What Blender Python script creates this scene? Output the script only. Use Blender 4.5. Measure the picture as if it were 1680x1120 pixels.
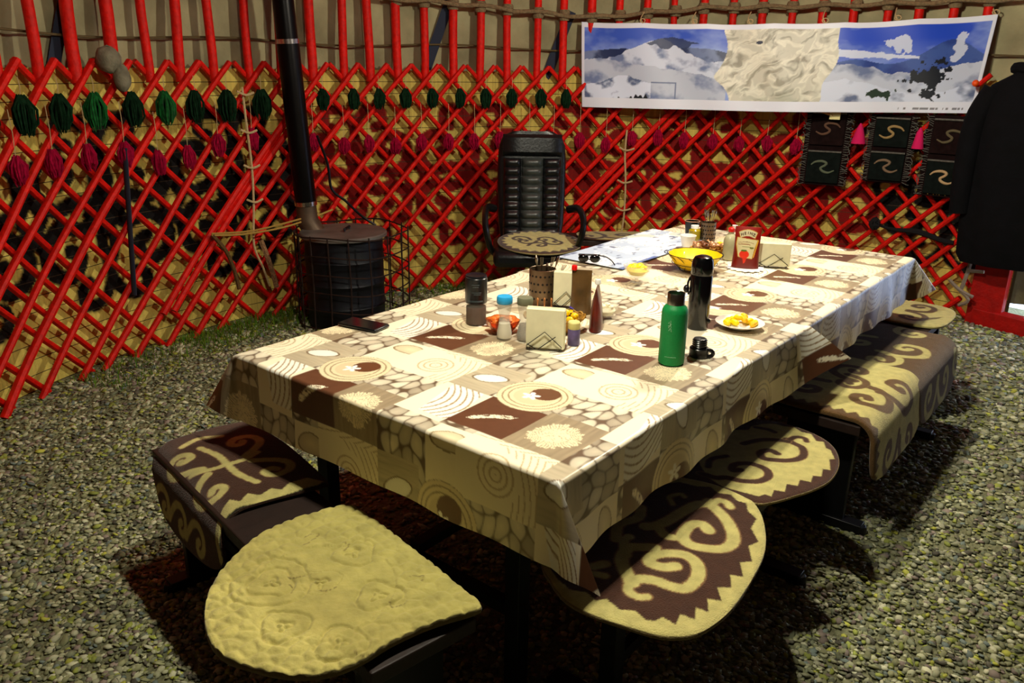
import bpy, math, random
import numpy as np
from mathutils import Vector, Matrix
random.seed(7); rng = np.random.default_rng(11)
PI = math.pi
for o in list(bpy.data.objects): bpy.data.objects.remove(o)
S = bpy.context.scene
COL = S.collection
# ------------------------------------------------------------------ camera, world, lights, exposure
cam_d = bpy.data.cameras.new('camera'); cam = bpy.data.objects.new('camera', cam_d); COL.objects.link(cam)
RX = [0.62972712, 0.24297436, -0.73783956]; RY = [-0.77665508, 0.21628416, -0.59163168]; RZ = [0.01583169, 0.94561336, 0.32490727]
M = Matrix((RX, RY, RZ)).to_4x4(); M.translation = Vector((-1.199, -0.835, 1.55))
cam.matrix_world = M
cam_d.sensor_width = 36; cam_d.lens = 28.37; cam_d.clip_start = .02; cam_d.clip_end = 100
S.camera = cam
w = bpy.data.worlds.new('sky'); S.world = w; w.use_nodes = True
bg = w.node_tree.nodes['Background']; bg.inputs[0].default_value = (.62, .74, 1, 1); bg.inputs[1].default_value = 6
S.view_settings.view_transform = 'Standard'; S.view_settings.look = 'None'
S.view_settings.gamma = 1; S.view_settings.use_curve_mapping = False
S.view_settings.exposure = 0.0
LAMPS = (((2.15, .42, 2.28), 330), ((.20, .28, 2.42), 290))     # a bare bulb and one under an added shade, hung from the roof
for _p, _e in LAMPS:
    ld = bpy.data.lights.new('bulb_light', 'POINT'); ld.energy = _e; ld.color = (1, .95, .76); ld.shadow_soft_size = .045
    lo = bpy.data.objects.new('bulb_light', ld); COL.objects.link(lo); lo.location = _p
CX, CY, RW = 1.513, .305, 3.23
# ------------------------------------------------------------------ helpers
def lin(c):
    return tuple(((v/255)/12.92 if v/255 <= .04045 else ((v/255+.055)/1.055)**2.4) for v in c)
def L3(c): return np.array(lin(c))
MATS = {}
def mat(name, rgb, rough=.6, metal=0, noise=None, bump=None, trans=0, emit=None, spec=.5, coat=0, vc=False, vary=None, sheen=0, alpha=1, ior=1.45):
    if name in MATS: return MATS[name]
    m = bpy.data.materials.new(name); m.use_nodes = True; nt = m.node_tree; N = nt.nodes; K = nt.links
    b = N['Principled BSDF']
    c = (*lin(rgb), 1)
    b.inputs['Base Color'].default_value = c; b.inputs['Roughness'].default_value = rough; b.inputs['Metallic'].default_value = metal
    b.inputs['Specular IOR Level'].default_value = spec; b.inputs['Coat Weight'].default_value = coat; b.inputs['Transmission Weight'].default_value = trans
    b.inputs['Sheen Weight'].default_value = sheen; b.inputs['Alpha'].default_value = alpha; b.inputs['IOR'].default_value = ior
    src = None
    if vc:
        a = N.new('ShaderNodeAttribute'); a.attribute_name = 'Col'; src = a.outputs['Color']
    tc = N.new('ShaderNodeTexCoord')
    if noise:
        t = N.new('ShaderNodeTexNoise'); t.inputs['Scale'].default_value = noise[0]; t.inputs['Detail'].default_value = 6
        K.new(tc.outputs['Object'], t.inputs['Vector'])
        r = N.new('ShaderNodeMapRange'); r.inputs[3].default_value = 1-noise[1]; r.inputs[4].default_value = 1+noise[1]*.7
        r.inputs[1].default_value = .3; r.inputs[2].default_value = .7
        K.new(t.outputs['Fac'], r.inputs[0])
        mx = N.new('ShaderNodeVectorMath'); mx.operation = 'SCALE'
        if src: K.new(src, mx.inputs[0])
        else: mx.inputs[0].default_value = c[:3]
        K.new(r.outputs[0], mx.inputs['Scale']); src = mx.outputs[0]
    if src: K.new(src, b.inputs['Base Color'])
    if bump:
        kind = bump[2] if len(bump) > 2 else 'noise'
        if kind == 'noise':
            t = N.new('ShaderNodeTexNoise'); t.inputs['Detail'].default_value = 5; out = t.outputs['Fac']
        else:
            t = N.new('ShaderNodeTexVoronoi'); out = t.outputs['Distance']
        t.inputs['Scale'].default_value = bump[0]; K.new(tc.outputs['Object'], t.inputs['Vector'])
        bn = N.new('ShaderNodeBump'); bn.inputs['Strength'].default_value = bump[1]; bn.inputs['Distance'].default_value = .01
        K.new(out, bn.inputs['Height']); K.new(bn.outputs[0], b.inputs['Normal'])
    if emit:
        b.inputs['Emission Color'].default_value = (*lin(emit[0]), 1); b.inputs['Emission Strength'].default_value = emit[1]
    MATS[name] = m; return m

class MB:
    def __init__(s): s.v = []; s.f = []; s.n = 0
    def add(s, V, F):
        V = np.asarray(V, float).reshape(-1, 3); s.v.append(V); s.f += [tuple(i+s.n for i in f) for f in F]; s.n += len(V); return s
    def box(s, c, d, rz=0, M=None):
        x, y, z = [k/2 for k in d]
        V = np.array([(a*x, b*y, e*z) for a in (-1, 1) for b in (-1, 1) for e in (-1, 1)])
        if M is not None: V = V @ np.array(M).T
        cs, sn = math.cos(rz), math.sin(rz); V = V @ np.array([[cs, sn, 0], [-sn, cs, 0], [0, 0, 1]])
        return s.add(V+np.array(c), [(0, 1, 3, 2), (4, 6, 7, 5), (0, 4, 5, 1), (2, 3, 7, 6), (0, 2, 6, 4), (1, 5, 7, 3)])
    def tube(s, P, r, n=8, closed=False, flat=1.0, up=None):
        P = np.asarray(P, float); k = len(P); r = np.broadcast_to(np.asarray(r, float), (k,))
        T = np.gradient(P, axis=0) if not closed else np.roll(P, -1, 0)-np.roll(P, 1, 0)
        T /= np.linalg.norm(T, axis=1)[:, None]+1e-12
        u = np.array(up if up is not None else ((0, 0, 1) if abs(T[0][2]) < .9 else (1, 0, 0)), float); V = []
        for i in range(k):
            a = u-T[i]*(u@T[i]); a /= np.linalg.norm(a)+1e-12; u = a if up is None else u
            b = np.cross(T[i], a)
            th = np.arange(n)/n*2*PI
            V.append(P[i]+r[i]*(np.cos(th)[:, None]*a*flat+np.sin(th)[:, None]*b))
        V = np.concatenate(V); F = []
        for i in range(k if closed else k-1):
            j = (i+1) % k
            for q in range(n): F.append((i*n+q, i*n+(q+1) % n, j*n+(q+1) % n, j*n+q))
        if not closed: F.append(tuple(range(n))[::-1]); F.append(tuple((k-1)*n+q for q in range(n)))
        return s.add(V, F)
    def lathe(s, prof, c=(0, 0, 0), n=32, sx=1, sy=1, M=None, fn=None):
        V = []; F = []; k = len(prof); th = np.arange(n)/n*2*PI
        for r, z in prof:
            rr = r*(fn(th, z) if fn else 1)
            V.append(np.stack([np.cos(th)*rr*sx, np.sin(th)*rr*sy, np.full(n, z)], 1))
        V = np.concatenate(V)
        if M is not None: V = V @ np.array(M).T
        for i in range(k-1):
            for q in range(n): F.append((i*n+q, i*n+(q+1) % n, (i+1)*n+(q+1) % n, (i+1)*n+q))
        if prof[0][0] > 1e-4: F.append(tuple(range(n))[::-1])
        if prof[-1][0] > 1e-4: F.append(tuple((k-1)*n+q for q in range(n)))
        return s.add(V+np.array(c), F)
    def blob(s, c, r, sc=(1, 1, 1), n=12, jit=0, M=None):
        V = []; F = []; m = n//2+1
        for i in range(m+1):
            ph = PI*i/m
            for q in range(n):
                t = 2*PI*q/n; d = np.array([math.sin(ph)*math.cos(t), math.sin(ph)*math.sin(t), math.cos(ph)])
                V.append(d*np.array(sc)*r*(1+jit*(rng.random()-.5)))
        for i in range(m):
            for q in range(n): F.append((i*n+q, (i+1)*n+q, (i+1)*n+(q+1) % n, i*n+(q+1) % n))
        V = np.array(V)
        if M is not None: V = V @ np.array(M).T
        return s.add(V+np.array(c), F)
    def prism(s, poly, z0, z1, M=None, c=(0, 0, 0)):
        n = len(poly); V = np.array([(x, y, z0) for x, y in poly]+[(x, y, z1) for x, y in poly])
        if M is not None: V = V @ np.array(M).T
        F = [tuple(range(n))[::-1], tuple(range(n, 2*n))]+[(i, (i+1) % n, n+(i+1) % n, n+i) for i in range(n)]
        return s.add(V+np.array(c), F)
    def build(s, name, m, parent=None, smooth=True, bev=0, origin=None, colors=None):
        me = bpy.data.meshes.new(name); V = np.concatenate(s.v)
        org = np.array(origin if origin is not None else (0, 0, 0), float)
        me.from_pydata((V-org).tolist(), [], s.f); me.update()
        if smooth:
            me.polygons.foreach_set('use_smooth', [True]*len(me.polygons))
            me.set_sharp_from_angle(angle=math.radians(38))
        if colors is not None:
            a = me.color_attributes.new('Col', 'FLOAT_COLOR', 'POINT')
            a.data.foreach_set('color', np.concatenate([colors, np.ones((len(colors), 1))], 1).astype(np.float32).ravel())
        o = bpy.data.objects.new(name, me); COL.objects.link(o); me.materials.append(m)
        if bev:
            b = o.modifiers.new('bevel', 'BEVEL'); b.width = bev; b.segments = 2; b.limit_method = 'ANGLE'
        o.location = org
        if parent is not None: o.parent = parent
        return o
def tag(o, label=None, cat=None, group=None, kind=None):
    if label: o['label'] = label
    if cat: o['category'] = cat
    if group: o['group'] = group
    if kind: o['kind'] = kind
    return o
def thing(name, label, cat, loc=(0, 0, 0), rz=0, group=None):
    o = bpy.data.objects.new(name, None); COL.objects.link(o); o.location = loc; o.rotation_euler = (0, 0, rz); o.empty_display_size = .05
    return tag(o, label, cat, group)
def rotx(a): return np.array(Matrix.Rotation(a, 3, 'X'))
def roty(a): return np.array(Matrix.Rotation(a, 3, 'Y'))
def rotz(a): return np.array(Matrix.Rotation(a, 3, 'Z'))
def cyl(a, r, z):  # point on the round wall, a in degrees
    t = math.radians(a); return (CX+r*math.cos(t), CY+r*math.sin(t), z)
def spline(P, n=8, closed=False):
    P = np.asarray(P, float); k = len(P); out = []
    if closed: idx = range(k)
    else: idx = range(k-1)
    for i in idx:
        g = (lambda j: P[j % k]) if closed else (lambda j: P[min(max(j, 0), k-1)])
        a, b, c, d = g(i-1), g(i), g(i+1), g(i+2)
        for q in range(n):
            t = q/n; out.append(.5*((2*b)+(c-a)*t+(2*a-5*b+4*c-d)*t*t+(3*b-a-3*c+d)*t**3))
    if not closed: out.append(P[-1])
    return np.array(out)
def vnoise(x, y, seed=0):
    xi = np.floor(x).astype(int); yi = np.floor(y).astype(int); fx = x-xi; fy = y-yi
    def h(a, b):
        n = (a*374761393+b*668265263+seed*974711) & 0x7fffffff
        n = ((n ^ (n >> 13))*1274126177) & 0x7fffffff
        return ((n ^ (n >> 16)) & 0xffff)/65535.
    fx = fx*fx*(3-2*fx); fy = fy*fy*(3-2*fy)
    return (h(xi, yi)*(1-fx)+h(xi+1, yi)*fx)*(1-fy)+(h(xi, yi+1)*(1-fx)+h(xi+1, yi+1)*fx)*fy
def fbm(x, y, o=4, seed=0):
    s = 0; a = .5; t = 0
    for i in range(o): s = s+a*vnoise(x*2**i, y*2**i, seed+i); t += a; a *= .5
    return s/t
def vor(x, y, seed=0):
    xi = np.floor(x).astype(int); yi = np.floor(y).astype(int); d1 = np.full(x.shape, 9.); d2 = np.full(x.shape, 9.); idv = np.zeros(x.shape)
    for i in (-1, 0, 1):
        for j in (-1, 0, 1):
            a = xi+i; b = yi+j
            def h(s):
                n = (a*374761393+b*668265263+s*974711) & 0x7fffffff
                n = ((n ^ (n >> 13))*1274126177) & 0x7fffffff
                return ((n ^ (n >> 16)) & 0xffff)/65535.
            d = np.hypot(a+.15+.7*h(seed)-x, b+.15+.7*h(seed+1)-y); hid = h(seed+2)
            m = d < d1; d2 = np.where(m, d1, np.minimum(d2, d)); idv = np.where(m, hid, idv); d1 = np.where(m, d, d1)
    return d1, d2, idv
class Canvas:
    def __init__(s, x0, x1, y0, y1, res, bgc):
        s.x0, s.y0, s.res = x0, y0, res; s.w = int((x1-x0)/res)+1; s.h = int((y1-y0)/res)+1
        s.X, s.Y = np.meshgrid(x0+np.arange(s.w)*res, y0+np.arange(s.h)*res)
        s.C = np.zeros((s.h, s.w, 3))+np.array(bgc)
    def mask(s, m, c, a=1): s.C[m] = s.C[m]*(1-a)+np.array(c)*a
    def dist(s, P):
        D = np.full(s.X.shape, 9.)
        for i in range(len(P)-1):
            a = P[i]; b = P[i+1]; ab = b-a; l = ab@ab+1e-12
            t = np.clip(((s.X-a[0])*ab[0]+(s.Y-a[1])*ab[1])/l, 0, 1)
            D = np.minimum(D, np.hypot(s.X-a[0]-t*ab[0], s.Y-a[1]-t*ab[1]))
        return D
    def stroke(s, P, wd, c, smooth=True, edge=None):
        P = spline(P, 6) if smooth else np.asarray(P, float); D = s.dist(P)
        if edge is not None: s.mask(D < wd/2+.003, edge)
        s.mask(D < wd/2, c)
    def inside(s, P):
        P = np.asarray(P, float); r = np.zeros(s.X.shape, bool); j = len(P)-1
        for i in range(len(P)):
            xi, yi = P[i]; xj, yj = P[j]
            r ^= ((yi > s.Y) != (yj > s.Y)) & (s.X < (xj-xi)*(s.Y-yi)/(yj-yi+1e-12)+xi); j = i
        return r
    def poly(s, P, c): s.mask(s.inside(P), c)
    def sample(s, x, y):
        fx = np.clip((x-s.x0)/s.res, 0, s.w-1.001); fy = np.clip((y-s.y0)/s.res, 0, s.h-1.001)
        i = fx.astype(int); j = fy.astype(int); a = (fx-i)[:, None]; b = (fy-j)[:, None]
        return (s.C[j, i]*(1-a)+s.C[j, i+1]*a)*(1-b)+(s.C[j+1, i]*(1-a)+s.C[j+1, i+1]*a)*b
def gridfaces(nu, nv):
    i, j = np.meshgrid(np.arange(nu-1), np.arange(nv-1), indexing='ij'); a = (i*nv+j).ravel()
    return np.stack([a, a+nv, a+nv+1, a+1], 1).tolist()

# ------------------------------------------------------------------ materials
FELT_C = mat('wool_felt', (200, 186, 130), .95, vc=True, bump=(260, .5), noise=(35, .18), sheen=.2, spec=.1)
RED = mat('red_paint', (214, 20, 8), .55, noise=(30, .28), bump=(60, .35), spec=.25)
DRED = mat('dark_red_paint', (165, 12, 6), .5, noise=(20, .25), bump=(60, .3), spec=.3)
BLK = mat('black_plastic', (12, 12, 14), .3)
BLKM = mat('black_painted_steel', (14, 14, 15), .42, metal=.3, noise=(20, .3))
STEEL = mat('brushed_steel', (170, 160, 140), .28, metal=1, noise=(60, .2))
WHITEP = mat('white_plastic', (235, 232, 225), .35)
GLASS = mat('clear_glass', (235, 232, 220), .04, alpha=.24, spec=.8)
BROWNW = mat('dark_stained_wood', (36, 20, 13), .6, noise=(14, .3), bump=(30, .2))
PAPER = mat('paper_napkin', (232, 226, 190), .85, noise=(30, .06))
WIRE = mat('dark_wire', (40, 36, 30), .4, metal=.7)
STRING = mat('undyed_wool_string', (190, 165, 120), .9, noise=(80, .2))

# ------------------------------------------------------------------ the yurt shell
m = mat('bare_ground', (122, 122, 92), .95, noise=(9, .3), bump=(70, 1.0, 'vor'), spec=.1)
MB().lathe([(0, -.06), (RW+.5, -.06), (RW+.5, 0), (0.001, 0)], (CX, CY, 0), 96).build('floor', m, smooth=False)['kind'] = 'structure'
DOOR0, DOOR1 = -27.0, -8.6    # the doorway, degrees on the round wall
# reed mat behind the lattice, ornaments wrapped in wool
def reed_mat():
    a0, a1 = DOOR1, 360+DOOR0
    zs = np.linspace(0.0, 1.50, 150)
    an = np.concatenate([np.arange(a0, 140, .17), np.arange(140, a1+.01, 1.0)])
    A, Z = np.meshgrid(an, zs, indexing='ij'); U = np.radians(A)*RW
    C = Canvas(math.radians(a0)*RW, math.radians(140)*RW, 0, 1.5, .009, (1, 1, 1))
    base = L3((206, 184, 92)); C.C[:] = base
    blk = L3((16, 12, 10)); red = L3((120, 14, 10))
    def motif(u0, z0, k, col):
        for sx in (-1, 1):
            for sy in (-1, 1):
                sp = [(0, 0), (.10, .05), (.20, .03), (.27, .10), (.25, .19), (.17, .21), (.13, .15), (.17, .12)]
                C.stroke([(u0+sx*k*x, z0+sy*k*y) for x, y in sp], .060*k, col)
                sp = [(0, 0), (.03, .12), (.0, .24), (.06, .33), (.14, .33), (.15, .27), (.11, .25)]
                C.stroke([(u0+sx*k*x, z0+sy*k*y) for x, y in sp], .052*k, col)
        C.poly([(u0-.1*k, z0), (u0, z0+.1*k), (u0+.1*k, z0), (u0, z0-.1*k)], col)
    for a in np.arange(-1, 136, 15.0):
        mid = 11 < a < 86
        motif(math.radians(a)*RW, .79, 1.38, red if mid else blk)
        for da in (7.5,):
            u = math.radians(a+da)*RW
            C.poly([(u-.10, .80), (u, .95), (u+.10, .80), (u, .65)], red if mid else blk)
            C.poly([(u-.04, .80), (u, .86), (u+.04, .80), (u, .74)], base)
    cu = C.sample(U.ravel(), Z.ravel())
    cu[(U.ravel() > math.radians(139)*RW)] = L3((52, 24, 18))    # unseen wall behind the viewer, coloured dark to cut bounced light
    uu, zz = U.ravel(), Z.ravel()
    reed = .82+.36*vnoise(uu*170, zz*.8+5, 3); cu = cu*reed[:, None]
    patch = fbm(uu*2.2, zz*2.2, 3, 8); cu = cu*(.75+.5*patch)[:, None]
    rr = RW+.01+.012*np.sin(uu*9)*np.sin(zz*4)
    X = CX+rr*np.cos(np.radians(A.ravel())); Y = CY+rr*np.sin(np.radians(A.ravel()))
    m = mat('reed_mat', (190, 165, 85), .75, vc=True, bump=(90, .4), spec=.2)
    nt = m.node_tree; b = nt.nodes['Principled BSDF']     # dark binding threads every 8 cm
    g = nt.nodes.new('ShaderNodeNewGeometry'); sx = nt.nodes.new('ShaderNodeSeparateXYZ'); nt.links.new(g.outputs['Position'], sx.inputs[0])
    a_ = nt.nodes.new('ShaderNodeMath'); a_.operation = 'MULTIPLY'; a_.inputs[1].default_value = 1/.075; nt.links.new(sx.outputs[2], a_.inputs[0])
    f_ = nt.nodes.new('ShaderNodeMath'); f_.operation = 'FRACT'; nt.links.new(a_.outputs[0], f_.inputs[0])
    l_ = nt.nodes.new('ShaderNodeMath'); l_.operation = 'LESS_THAN'; l_.inputs[1].default_value = .05; nt.links.new(f_.outputs[0], l_.inputs[0])
    mx = nt.nodes.new('ShaderNodeMix'); mx.data_type = 'RGBA'; nt.links.new(l_.outputs[0], mx.inputs['Factor'])
    src = b.inputs['Base Color'].links[0].from_socket; nt.links.new(src, mx.inputs['A']); mx.inputs['B'].default_value = (.05, .03, .015, 1)
    nt.links.new(mx.outputs['Result'], b.inputs['Base Color'])
    mb = MB(); mb.add(np.stack([X, Y, zz], 1), gridfaces(len(an), len(zs)))
    o = mb.build('wall_reed', m, colors=cu); o['kind'] = 'structure'
reed_mat()
# felt roof: steep at the foot, then leaning to the crown
def roof_r(z):
    return float(np.interp(z, [0, 1.4, 2.2, 2.4, 2.65, 3.35], [3.30, 3.285, 3.23, 3.08, 2.6, .6]))
m = mat('grey_felt', (158, 150, 116), .95, noise=(3.5, .35), bump=(25, .6), spec=.1)
mb = MB(); zs = [1.38, 1.5, 1.65, 1.8, 1.95, 2.1, 2.2, 2.3, 2.4, 2.65, 2.9, 3.1, 3.35]; an = np.arange(-40, 321, 1.5); V = []
for a in an:
    for z in zs:
        V.append(cyl(a, roof_r(z)+.015*math.sin(a*.9)*math.sin(z*7)+.012*math.sin(a*.37+z*3), z))
mb.add(V, gridfaces(len(an), len(zs))); o = mb.build('ceiling', m); o['kind'] = 'structure'
bounce_dark = mat('bounce_dark_felt', (44, 36, 26), .95, noise=(2.5, .4)); o.data.materials.append(bounce_dark)    # unseen upper and viewer-side felt, darkened to lessen light bounce
for p_ in o.data.polygons:
    if p_.center.z > 2.12 or not (-12 < math.degrees(math.atan2(p_.center.y-CY, p_.center.x-CX)) < 145): p_.material_index = 1
mb = MB().lathe([(0.001, 3.42), (.4, 3.40), (.64, 3.33)], (CX, CY, 0), 40); mb.build('trim_1', bounce_dark)['kind'] = 'structure'
m2 = mat('outer_felt', (120, 108, 78), .95, noise=(3, .3))
mb = MB(); V = []; an = np.arange(DOOR1, 360+DOOR0+.1, 2.0)
for a in an:
    for z in (-.02, .7, 1.45): V.append(cyl(a, 3.31, z))
mb.add(V, gridfaces(len(an), 3)); mb.build('wall_outer', m2)['kind'] = 'structure'
# ground outside the door
MB().box((7.4, -1.9, -.08), (6, 8, .04)).build('floor_outside', mat('snowy_ground', (225, 230, 240), .9, noise=(2, .1)), smooth=False)['kind'] = 'structure'
# door frame: red posts, red threshold, lintel
mb = MB(); p = cyl(DOOR1+1.5, 3.13, .74); mb.box(p, (.07, .20, 1.5), math.radians(DOOR1+1)); mb.build('trim_2', DRED, bev=.006, smooth=False)['kind'] = 'structure'
p0 = np.array(cyl(DOOR1+2.5, 3.14, .05)); p1 = np.array(cyl(DOOR0-1, 3.14, .05)); d = p1-p0
MB().box((p0+p1)/2, (.10, np.linalg.norm(d), .11), math.atan2(d[1], d[0])-PI/2).build('trim_3', DRED, bev=.006, smooth=False)['kind'] = 'structure'
p = cyl(DOOR0-1, 3.16, .74); MB().box(p, (.07, .16, 1.5), math.radians(DOOR0)).build('trim_4', DRED, bev=.006, smooth=False)['kind'] = 'structure'
MB().box((p0+p1)/2+np.array((0, 0, 1.42)), (.10, np.linalg.norm(d), .10), math.atan2(d[1], d[0])-PI/2).build('trim_5', DRED, bev=.006, smooth=False)['kind'] = 'structure'
V = []; q0 = np.array(cyl(-5.5, 3.40, 0)); q1 = np.array(cyl(-16.5, 3.42, 0))
for i in range(15):
    for j in range(12):
        q = q0+(q1-q0)*i/14; zz = .112+j/11*1.36; V.append((q[0]+.02*math.sin(i*1.4), q[1], zz))
o = MB().add(V, gridfaces(15, 12)).build('door_flap', mat('canvas_flap', (128, 120, 84), .9, noise=(8, .2), bump=(30, .3)))
tag(o, 'khaki felt door flap hanging outside the red door post', 'door flap')

# ------------------------------------------------------------------ lattice wall in three sections
def topang(i):   # angle of the i-th crossing top
    return float(np.interp(i, [-40, 0, 7, 10, 11, 16, 40], [50.14-40*3.5, 50.14, 74.71, 85.8, 89.9, 108.55, 108.55+24*3.65]))
AMIN, AMAX = -5.2, 137.0
panels = [thing('yurt_lattice', 'red lattice wall section left of the stove pipe', 'lattice wall', cyl(110, 3.16, 0), group='red lattice wall sections'),
          thing('yurt_lattice', 'red lattice wall section between the stove pipe and the banner', 'lattice wall', cyl(63, 3.16, 0), group='red lattice wall sections'),
          thing('yurt_lattice', 'red lattice wall section below the mountain banner, ending at the door post', 'lattice wall', cyl(18, 3.16, 0), group='red lattice wall sections')]
def bow(z): return 0.02*math.sin((z/1.5)*PI)
for fam in (1, -1):
    for i in range(-26, 34):
        at = topang(i)+(0 if fam > 0 else 2.05)+rng.normal()*.12
        sl = 17.2+rng.normal()*.25; P = []
        rr = 3.135 if fam > 0 else 3.178
        for z in np.linspace(1.535, .0, 22):
            a = at+fam*sl*(1.5-z)+ .25*math.sin(z*3+i)
            if AMIN <= a <= AMAX: P.append(cyl(a, rr-bow(z)+.003*math.sin(z*11+i), z))
        if len(P) < 3: continue
        mid = np.mean(np.array(P), 0); am = math.degrees(math.atan2(mid[1]-CY, mid[0]-CX))
        k = 0 if am > 88 else (1 if am > 39 else 2)
        loc = np.array(panels[k].location)
        rad = .0212 if fam > 0 else .019
        o = MB().tube(np.array(P)-loc, rad*(1+.06*rng.normal()), 8, flat=.8).build('lattice_pole', RED, panels[k])
# doubled poles where two sections overlap and are lashed together
for a0, k in ((88.2, 1), (86.9, 0), (38.6, 2), (37.4, 1)):
    P = [cyl(a0+17.2*(1.5-z)-17.2*(1.5-.95), 3.10, z) for z in np.linspace(1.45, .12, 16) if abs(z-.8) < .62]
    MB().tube(np.array(P)-np.array(panels[k].location), .019, 8).build('lattice_pole', RED, panels[k])

# ------------------------------------------------------------------ roof poles, each its own thing
roofA = []
for i in range(-15, 24):
    a = topang(i)+1.0+rng.normal()*.1
    if -6 < a < 135: roofA.append(a)
roofA.sort()
def ordinal(n): return ['first', 'second', 'third', 'fourth', 'fifth', 'sixth', 'seventh', 'eighth', 'ninth', 'tenth', 'eleventh', 'twelfth', 'thirteenth', 'fourteenth', 'fifteenth', 'sixteenth', 'seventeenth', 'eighteenth'][n]
leftA = sorted([a for a in roofA if a > 83]); midA = sorted([a for a in roofA if 45 < a <= 83], reverse=True); rightA = sorted([a for a in roofA if a <= 45], reverse=True)
def place_word(a, noun):
    if a in leftA: return f'{noun}, {ordinal(leftA.index(a))} to the left of the stove pipe'
    if a in midA: return f'{noun}, {ordinal(midA.index(a))} to the right of the stove pipe'
    return f'{noun}, {ordinal(rightA.index(a))} right of the banner\'s left edge'
for a in roofA:
    P = []; j = rng.normal()*.5
    for z in (1.43, 1.5, 1.6, 1.75, 1.9, 2.1, 2.2, 2.3, 2.4, 2.65, 3.0, 3.3):
        r = min(3.165, roof_r(z)-.075)
        P.append(np.array(cyl(a+j*(z-1.45)*.5, r+.006*math.sin(z*9+a), z)))
    org = P[0]
    o = MB().tube(P, .027+.002*rng.normal(), 10).build('roof_pole', RED, origin=org)
    tag(o, place_word(a, 'red bent roof pole'), 'roof pole', 'red roof poles')
# rope seam behind roof poles, thick cloth rope tied round them
P = [cyl(a, 3.215+.006*math.sin(a), 1.655+.012*math.sin(a*.23)) for a in np.arange(-6, 134, 1.5)]
tag(MB().tube(P, .006, 6).build('felt_rope', mat('dark_rope', (90, 74, 45), .9)), 'thin dark rope running behind the roof poles across the felt', 'rope')
P = [cyl(a, 3.115+.01*math.sin(a*2), float(np.interp(a, [-5, 30, 44, 52, 60, 70], [1.96, 1.93, 1.86, 1.885, 1.915, 1.93]))+.008*math.sin(a*.9)) for a in np.arange(-6, 71, .8)]
rope = MB().tube(P, .013, 8).build('cloth_rope', mat('grey_cloth_rope', (128, 108, 78), .95, noise=(60, .35), bump=(120, .8)))
tag(rope, 'thick grey cloth rope tied across the roof poles above the banner', 'rope')
for a in roofA:
    if a < 70 and a > -5:
        z = float(np.interp(a, [-5, 30, 44, 52, 60, 70], [1.96, 1.93, 1.86, 1.885, 1.915, 1.93]))
        c = np.array(cyl(a, 3.165, z))
        MB().lathe([(.034, -.035), (.04, -.02), (.037, 0), (.041, .018), (.034, .035)], c, 12).build('pole_tie', MATS['grey_cloth_rope'], rope)
# blue straps lying on the felt behind poles
for (a0, z0, a1, z1, lab) in ((61.5, 1.98, 65.2, 1.42, 'dark blue strap slanting behind the poles in the middle of the roof foot'), (46.5, 1.9, 49.5, 1.44, 'dark blue strap slanting behind the roof poles just left of the banner'), (104, 1.98, 106.8, 1.5, 'dark strap behind the roof poles near the left edge')):
    P = [cyl(a0+(a1-a0)*t, roof_r(z0+(z1-z0)*t)-.035, z0+(z1-z0)*t) for t in np.linspace(0, 1, 9)]
    tag(MB().tube(P, .034, 8, flat=.15, up=(math.cos(math.radians(a0)), math.sin(math.radians(a0)), 0)).build('roof_strap', mat('blue_strap', (38, 44, 62), .9)), lab, 'strap')

# ------------------------------------------------------------------ tassels
GT = mat('green_yarn', (16, 84, 34), .95, noise=(60, .5), sheen=.1, spec=.1); GTD = mat('dark_green_yarn', (14, 40, 22), .95, noise=(60, .5), spec=.1)
MT = mat('magenta_yarn', (150, 8, 48), .95, noise=(60, .35), spec=.1)
def tassel(c, h, r, m, name, lab, cat, grp, n=54, cord=0.08):
    mb = MB(); c = np.array(c)
    mb.blob(c+np.array((0, 0, -r*.6)), r*.6, (1, 1, 1.1), 10, .2)
    for k in range(n):
        t = rng.random()*2*PI; q = r*math.sqrt(rng.random())*1.0; d = np.array((math.cos(t), math.sin(t), 0))
        P = [c+d*q*.3, c+d*q*1.0-np.array((0, 0, h*.35)), c+d*(q*.95)-np.array((0, 0, h*.7)), c+d*(q*.6)-np.array((0, 0, h*(.85+.2*rng.random())))]
        mb.tube(P+rng.normal(size=(4, 3))*.003, [.004, .006, .0055, .002], 4)
    o = mb.build(name, m, origin=c); tag(o, lab, cat, grp)
    cm = MB().tube([(0, 0, 0), (.004, 0, cord*.5), (0, 0, cord)], .0018, 4).build('cord', STRING, o)
    return o
for i, a in enumerate(roofA):
    if a < 47.0 or a > 122 or 80 < a < 86: continue
    bright = abs(a-106) < 1.8 or abs(a-98.6) < 1.8
    big = .165 if a > 86 else .12
    tassel(cyl(a-.3, 3.085, 1.385), big, .05 if a > 86 else .036, GT if bright else GTD, 'green_tassel', place_word(a, ('bright' if bright else 'dark')+' green yarn tassel on the lattice'), 'tassel', 'green yarn tassels')
for i, a in enumerate(roofA):
    if a > 122 or 80 < a < 86 or a < 14: continue
    z = 1.13 if a > 86 else 1.10
    tassel(cyl(a+1.2, 3.085, z+.02*rng.normal()), .12 if a > 86 else .10, .034, MT, 'magenta_tassel', place_word(a, 'magenta yarn tassel hung low on the lattice'), 'tassel', 'magenta yarn tassels', cord=.2)

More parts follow.
